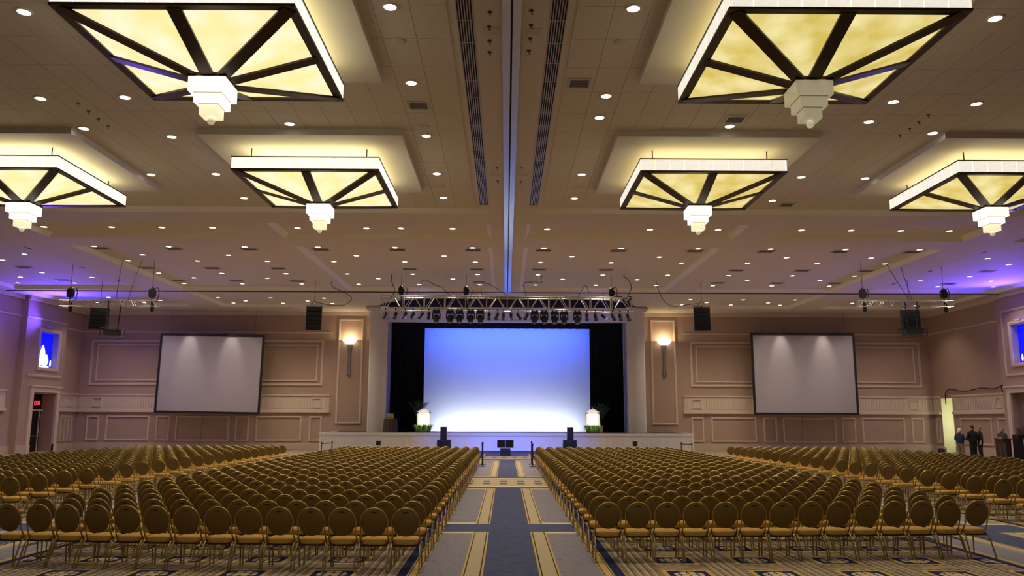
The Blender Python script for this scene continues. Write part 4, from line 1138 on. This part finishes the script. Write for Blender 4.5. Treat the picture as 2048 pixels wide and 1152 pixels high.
t = thing('monitor_stand', 'pair of black prompt monitors on a box in the centre aisle', 'monitor', (-.10, 51.7, 0), 0)
MB().box(-.32, .32, -.25, .25, 0, .46).build('pedestal', M_SPK, t)
for s in (-1, 1):
    R = Matrix.Rotation(s * .12, 3, 'Z')
    o = MB().obox((s * .265, 0, .74), (.5, .10, .50), R).build('display', M_BLACKM, t)
    MB().obox(Vector((s * .265, 0, .74)) + R @ Vector((0, -.055, 0)), (.45, .01, .43), R).build('glass', M_GLASSD, o)

def stanchion(x, y, label, h=1.0):
    t = thing('stanchion', label, 'stanchion', (x, y, 0), 0, 'crowd posts')
    MB().lathe([(.17, 0), (.17, .015), (.06, .05), (.03, .06)], 14).build('base', M_PURPLE, t, smooth=True)
    MB().tube([(0, 0, .05), (0, 0, h - .08)], .03, 8).build('post', M_BLACKM, t)
    MB().lathe([(.04, h - .1), (.042, h), (0, h + .01)], 10).build('belt_head', M_BLACKM, t)
stanchion(-1.22, 40.0, 'dark crowd post at stage end of the left aisle edge', 1.15)
stanchion(-1.24, 41.6, 'dark crowd post behind the one on the left aisle edge', 1.12)
stanchion(1.22, 39.7, 'dark crowd post at stage end of the right aisle edge', 1.1)
stanchion(1.24, 41.8, 'dark crowd post behind the one on the right aisle edge', 1.15)
for s, sd in ((-1, 'left'), (1, 'right')):
    xa, xb = s * 10.65, s * 11.2
    stanchion(xa, 50, 'dark crowd post nearer the stage in the %s pair' % sd, .9)
    stanchion(xb, 49.6, 'dark crowd post farther from the stage in the %s pair' % sd, .88)
    b_ = MB().bar((xa, 50, .80), (xb, 49.6, .78), .01, .05)
    b_.v = [(p[0] - (xa + xb) / 2, p[1] - 49.8, p[2] - .79) for p in b_.v]
    tag(b_.build('barrier_belt', M_PURPLE, loc=((xa + xb) / 2, 49.8, .79)), 'dark belt strung between the %s pair of crowd posts' % sd, 'belt')

# right wall clutter
cable('wall_cable', [(31.5, 58.1, 3.4), (31.5, 58.05, 4.2), (31.5, 57.4, 4.45), (31.5, 55.6, 4.25), (31.5, 53.6, 4.4), (31.5, 52.2, 4.3), (31.35, 51.0, 4.5), (31.0, 50.6, 4.35), (31.0, 50.5, 4.0)], .035, 'black cable swagged along the right wall above the lit opening')
cpts = [Vector((.28 * math.cos(a * .5) + .02 * math.sin(a), .12 * math.sin(a * .5), .05 + .008 * a + .12 * (1 + math.sin(a * .5)) * .5)) for a in range(40)]
tag(MB().tube(cpts, .03, 5).build('coiled_cable', M_RUBBER, loc=(30.6, 57.4, -.085)), 'coiled black cable on the floor by the right wall', 'cable')
t = thing('equipment_cart', 'dark reddish wooden cart behind the man at far right', 'cart', (30.02, 49.35, 0), 0)
MB().box(-.30, .30, -.3, .3, .1, 1.15).build('body', M_CARTWOOD, t); MB().box(-.34, .34, -.32, .32, 1.15, 1.2).build('top', M_CARTWOOD, t)
for a in (-.26, .26):
    for b_ in (-.24, .24): MB().lathe([(.05, 0), (.05, .1)], 8, (a, b_, 0)).build('caster', M_RUBBER, t)
t = thing('equipment_case', 'tall black equipment case at far right beside the door', 'case', (30.78, 48.75, 0), 0)
MB().box(-.36, .36, -.3, .3, 0, 1.42).build('body', M_BLACKM, t); MB().box(-.37, .37, -.31, .31, 1.36, 1.44).build('lid', M_BLACKM, t); MB().box(-.08, .06, -.315, -.3, .75, 1.2).build('paper_sheet', M_PAPER, t)
PIT = MB().lathe([(.10, 0), (.12, .25), (.08, .36), (.09, .4)], 12).mesh('vessel', M_GREYT, True)
PIH = MB().tube([(.085, 0, .34), (.17, 0, .32), (.18, 0, .18), (.115, 0, .12)], .012, 5).mesh('handle', M_GREYT)
for dx, l in ((-.15, 'grey pitcher on the black case, nearer the man'), (.15, 'grey pitcher on the black case, nearer the door')):
    t = thing('water_pitcher', l, 'pitcher', (30.78 + dx, 48.75, 1.44), .6, 'pitchers on the case')
    link('vessel', PIT, t); link('handle', PIH, t)

# ------------------------------------------------------------------ people
def person(label, loc, rotz, height, cloth, trousers, hair, arms, coat_low=.88, collar=None, bald=False, stance=.09):
    sc = height / 1.76
    V = []; Ed = []; Rr = []
    def jv(p, r, par=None):
        V.append(Vector(p) * sc); Rr.append((r[0] * sc, r[1] * sc) if isinstance(r, tuple) else (r * sc, r * sc))
        if par is not None: Ed.append((par, len(V) - 1))
        return len(V) - 1
    pel = jv((0, 0, .96), (.20, .14))
    wa = jv((0, .01, 1.10), (.20, .145), pel); ch = jv((0, .0, 1.30), (.215, .14), wa); nb = jv((0, -.01, 1.46), (.09, .075), ch)
    nk = jv((0, 0, 1.53), (.055, .055), nb); jw = jv((0, .025, 1.60), (.068, .075), nk); md = jv((0, .015, 1.67), (.078, .095), jw); cr = jv((0, .0, 1.735), (.06, .07), md)
    jv((0, .115, 1.625), (.013, .013), jw)
    hands = []
    for s in (-1, 1):
        hp = jv((s * stance, 0, .90), .115, pel); kn = jv((s * stance * 1.1, .02, .50), .085, hp); an = jv((s * stance * 1.15, -.02, .10), .062, kn)
        jv((s * stance * 1.3, .14, .045), (.045, .035), an)
        el, wr = arms[0 if s < 0 else 1]
        sh = jv((s * .205, -.01, 1.41), .082, ch); e_ = jv(el, .064, sh); w_ = jv(wr, .042, e_)
        dr_ = (Vector(wr) - Vector(el)).normalized(); sdv = dr_.cross(Vector((s, 0, 0.3))).normalized()
        pm_ = jv(Vector(wr) + dr_ * .06, (.036, .024), w_)
        for f_ in range(4):
            o_ = sdv * (-.03 + .02 * f_)
            b0 = jv(Vector(wr) + dr_ * .10 + o_, .010, pm_); b1 = jv(Vector(wr) + dr_ * (.125 + .008 * (1.5 - abs(f_ - 1.5))) + o_ + Vector((-s * .012, 0, 0)), .009, b0)
            jv(Vector(wr) + dr_ * (.15 + .012 * (1.5 - abs(f_ - 1.5))) + o_ + Vector((-s * .03, 0, 0)), .008, b1)
        t0 = jv(Vector(wr) + dr_ * .05 - sdv * .045, .011, w_); jv(Vector(wr) + dr_ * .09 - sdv * .06, .009, t0)
        hands.append(Vector(wr) * sc)
    me = bpy.data.meshes.new('person'); me.from_pydata(V, Ed, []); o = bpy.data.objects.new('tmp', me); COL.objects.link(o)
    md_ = o.modifiers.new('s', 'SKIN'); md_.use_smooth_shade = True
    for i, sv in enumerate(me.skin_vertices[0].data):
        sv.radius = Rr[i]; sv.use_root = (i == pel)
    ss = o.modifiers.new('u', 'SUBSURF'); ss.levels = 2; ss.render_levels = 2
    dg = bpy.context.evaluated_depsgraph_get(); bm = bpy.data.meshes.new_from_object(o.evaluated_get(dg)); bpy.data.objects.remove(o)
    bm.materials.clear()
    for q in (M_SKIN, cloth, trousers, M_COAT, collar or cloth): bm.materials.append(q)
    for p in bm.polygons:
        c = p.center / sc
        k = 1
        if c.z < .09: k = 3
        elif c.z < coat_low and abs(c.x) < .26 and not any((p.center - h_).length < .28 * sc for h_ in hands): k = 2
        if any((p.center - h_).length < .17 * sc and (p.center - h_).length < .17 * sc and c.z < 1.35 for h_ in hands) and min((p.center - h_).length for h_ in hands) < .12 * sc: k = 0
        if c.z > 1.535: k = 0
        elif c.z > 1.36 and c.y > .05 and abs(c.x) < .06 and collar: k = 4
        p.material_index = k; p.use_smooth = True
    t = thing('person', label, 'person', loc, rotz, 'people by the right wall')
    link('body', bm, t)
    hm = MB(); n_ = 14; rings = []
    for q in range(7):
        a = q / 6 * PI * .5
        rr = math.cos(a) ** .6; z_ = 1.675 + .098 * math.sin(a)
        rings.append([((.088 * rr) * math.cos(2 * PI * k / n_) * sc, (.105 * rr * math.sin(2 * PI * k / n_) - .006) * sc, (z_ + (.05 * (1 - q / 6) * math.sin(2 * PI * k / n_) if math.sin(2 * PI * k / n_) > 0 else -.11 * max(0, 1 - q / 3) * -math.sin(2 * PI * k / n_))) * sc) for k in range(n_)])
    hm.layers(rings); hm.build('hair', hair, t, smooth=True)
    for s in (-1, 1):
        MB().lathe([(0, -.008), (.009, 0), (0, .008)], 6, Vector((s * .03, .107, 1.668)) * sc).build('eye', M_COAT, t)
        MB().lathe([(.008, -.03), (.018, 0), (.010, .03)], 6, Vector((s * .088, .005, 1.65)) * sc).build('ear', M_SKIN, t)
    MB().box(-.022 * sc, .022 * sc, .088 * sc, .102 * sc, 1.592 * sc, 1.599 * sc).build('mouth', M_MAROON, t)
    return t
dn = ((-.31, -.02, 1.15), (-.31, .06, .92)); dnr = ((.31, -.02, 1.15), (.31, .06, .92))
fwd_l = ((-.30, .02, 1.16), (-.14, .27, 1.08)); fwd_r = ((.30, .02, 1.16), (.12, .27, 1.08))
person('white-haired person in navy top and khaki trousers by the lit opening', (26.1, 47.0, 0), -1.1, 1.80, M_NAVY, M_KHAKI, M_HAIRW, (fwd_l, fwd_r), .93)
person('dark-haired person in black suit seen from behind, in the group of three', (26.62, 46.6, 0), 0.15, 1.99, M_COAT, M_COAT, M_HAIRD, (((-.31, -.02, 1.16), (-.32, .12, .98)), dnr), .80)
person('bald person in dark suit and white shirt, right in the group of three', (27.12, 46.75, 0), 1.25, 1.96, M_COAT, M_MAROON, M_HAIRG, (dn, ((.31, .0, 1.16), (.26, .16, .98))), .78, collar=M_SHIRT)
person('person in olive shirt with folded hands standing alone at far right', (29.3, 48.2, 0), 1.9, 1.85, M_OLIVE, M_GREYT, M_HAIRG, (((-.31, .03, 1.18), (-.08, .30, 1.20)), ((.31, .03, 1.18), (.07, .30, 1.22))), .95)

# ------------------------------------------------------------------ chairs
def seat_mb():
    mb = MB(); n_ = 20; rings = []
    def ring(z, sc_):
        out = []
        for k in range(n_):
            a = 2 * PI * k / n_; c, s = math.cos(a), math.sin(a); e = .55
            x = math.copysign(abs(c) ** e, c) * .215 * sc_; y = math.copysign(abs(s) ** e, s) * .205 * sc_
            x *= 1 + .06 * s
            out.append((x, y + .205, z))
        return out
    for z, q in ((.385, .93), (.395, .99), (.435, 1.0), (.460, .95), (.472, .82), (.477, .5)): rings.append(ring(z, q))
    return mb.layers(rings)
def lean(z): return .015 - (z - .47) * .19
def back_mb(n_=22, thick=.045):
    mb = MB(); rings = []
    for dy, q in ((-thick / 2, .90), (-thick / 2 + .008, .975), (0, 1), (thick / 2 - .01, .97), (thick / 2, .80)):
        rg = []
        for k in range(n_):
            a = 2 * PI * k / n_; c, s = math.cos(a), math.sin(a)
            z = .717 + .208 * q * math.copysign(abs(s) ** .93, s); x = .198 * q * math.copysign(abs(c) ** .9, c)
            rg.append((x, lean(z) + dy, z))
        rings.append(rg)
    return mb.layers(rings)
def hoop_pts(n_=14):
    pts = [(-.213, .10, .41), (-.212, .05, .47), (-.200, lean(.58), .58), (-.205, lean(.66), .66)]
    for k in range(n_ + 1):
        a = PI - PI * k / n_; z = .717 + .219 * math.sin(a); pts.append((.209 * math.cos(a), lean(z), z))
    return pts + [(.205, lean(.66), .66), (.200, lean(.58), .58), (.212, .05, .47), (.213, .10, .41)]
SEAT = seat_mb().mesh('seat', M_SEAT, True)
BACKM = back_mb().mesh('backrest', M_BACK, True)
HOOP = MB().tube(hoop_pts(), .0125, 6).mesh('back_frame', M_GOLD, True)
RL = {s: MB().tube([(s * .213, .13, .40), (s * .215, .05, .393), (s * .217, -.005, .34), (s * .221, -.075, .15), (s * .224, -.125, 0)], .013, 6).mesh('leg', M_GOLD, True) for s in (-1, 1)}
FLG = {s: MB().tube([(s * .205, .20, .385), (s * .208, .34, .380), (s * .21, .385, .335), (s * .213, .40, 0)], .013, 6).mesh('leg', M_GOLD, True) for s in (-1, 1)}
STR = {s: MB().tube([(s * .209, .385, .30), (s * .218, -.02, .28)], .008, 5).mesh('stretcher', M_GOLD) for s in (-1, 1)}
PAN = MB().box(-.2, .2, .02, .38, .362, .388).mesh('seat_pan', M_GRIP)
g_ = MB(); n_ = 8; up_, lo_ = [], []
for k in range(n_ + 1):
    x = -.05 + .1 * k / n_; z1 = .887 - .010 * (x / .05) ** 2 - .002; z0 = z1 - .016 * (1 - (x / .05) ** 2) - .003
    up_.append((x, lean(z1) - .0245, z1)); lo_.append((x, lean(z0) - .0245, z0))
g_.add([p for p in up_] + [p for p in lo_] + [(p[0], p[1] + .012, p[2]) for p in up_ + lo_],
       [(k, k + 1, n_ + 2 + k, n_ + 1 + k) for k in range(n_)] + [(2 * n_ + 2 + k, 3 * n_ + 3 + k, 3 * n_ + 4 + k, 2 * n_ + 3 + k) for k in range(n_)])
GRIP = g_.mesh('hand_grip', M_GRIP)

chairs = []   # x, y, rot, label, depth, visible
def bow(ax_, y): return .50 * max(0, (ax_ - 1.6) / 6.3) ** 1.25 * (12.5 / y) ** 2.6
PITCH = .484
def add_chair(x, y, rot, label):
    d_ = Vector((x, y, .6)) - Vector((CAM_X, 0, CAM_H)); z = d_.dot(fw)
    px = 1024 + F_PX * d_.dot(rt) / z; py = 576 - F_PX * d_.dot(up) / z
    chairs.append((x, y, rot, label, z, -50 < px < 2098 and py < 1200))
for s, sd, y0, rows, sp in ((-1, 'left', 12.55, 28, 1.045), (1, 'right', 13.5, 27, 1.035)):
    for r in range(rows):
        for c in range(14):
            ax_ = 1.6 + c * PITCH; y = y0 + r * sp
            x = s * ax_ + random.uniform(-.008, .008)
            rot = -s * -.012 * c * (12.5 / y) ** 2 + random.uniform(-.022, .022)
            rw = 'back row' if r == 0 else '%s row from the back' % ORD[min(r + 1, 22)]
            ps = 'on the centre aisle' if c == 0 else '%s from the centre aisle' % ORD[c + 1]
            add_chair(x, y + bow(ax_, y) + random.uniform(-.015, .015) + .13, rot, 'gold round-back chair, %s centre block, %s, %s' % (sd, rw, ps))
for s, sd in ((-1, 'left'), (1, 'right')):
    for r in range(22):
        for c in range(16):
            ax_ = 11.4 + c * PITCH; y = 17.75 + r * 1.135
            rw = 'back row' if r == 0 else '%s row from the back' % ORD[min(r + 1, 22)]
            ps = 'at the side aisle' if c == 0 else '%s from the side aisle' % ORD[c + 1]
            add_chair(s * ax_ + random.uniform(-.01, .01), y + random.uniform(-.02, .02) + .13, random.uniform(-.025, .025), 'gold round-back chair, outer %s block, %s, %s' % (sd, rw, ps))
vis = sorted([c for c in chairs if c[5]], key=lambda c: c[4])
proto = thing('banquet_chair', '', 'chair', (0, 0, 0), 0, 'banquet chairs set out in rows')
link('seat', SEAT, proto); link('backrest', BACKM, proto); link('back_frame', HOOP, proto); link('seat_pan', PAN, proto); link('hand_grip', GRIP, proto)
for s in (-1, 1): link('leg', RL[s], proto); link('leg', FLG[s], proto); link('stretcher', STR[s], proto)
for k, (x, y, rot, label, _, _) in enumerate(vis[:300]):
    if k == 0:
        proto.location = (x, y, 0); proto.rotation_euler = (0, 0, rot); proto['label'] = label
    else: dup(proto, (x, y, 0), rot, label)
# the many chairs beyond: one object of simple but complete chairs
lo = MB()
lo.cur = 1; lo.layers([[(-.2, .01, .39), (.2, .01, .39), (.21, .40, .39), (-.21, .40, .39)], [(-.205, .0, .435), (.205, .0, .435), (.22, .41, .435), (-.22, .41, .435)], [(-.17, .03, .475), (.17, .03, .475), (.19, .38, .475), (-.19, .38, .475)]])
lo.cur = 2; nb_ = 14
lo.layers([[(.198 * q * math.cos(2 * PI * k / nb_), lean(.717 + .208 * q * math.sin(2 * PI * k / nb_)) + dy, .717 + .208 * q * math.sin(2 * PI * k / nb_)) for k in range(nb_)] for dy, q in ((-.022, .93), (0, 1), (.022, .85))])
lo.cur = 0; lo.tube(hoop_pts(9), .0125, 4)
for s in (-1, 1):
    lo.tube([(s * .213, .10, .385), (s * .217, -.005, .33), (s * .224, -.125, 0)], .013, 4); lo.tube([(s * .208, .34, .36), (s * .213, .40, 0)], .013, 4)
V0, F0, I0 = lo.v, lo.f, lo.mi
far = MB()
for (x, y, rot, _, _, _) in vis[300:]:
    c, s = math.cos(rot), math.sin(rot); b_ = len(far.v)
    far.v += [(x + c * p[0] - s * p[1], y + s * p[0] + c * p[1], p[2]) for p in V0]
    far.f += [tuple(b_ + i for i in q) for q in F0]; far.mi += I0
o = far.build('banquet_chair_rows', [M_GOLD, M_SEAT, M_BACK]); tag(o, 'distant rows of gold round-back banquet chairs facing the stage', 'chairs', None, 'stuff')
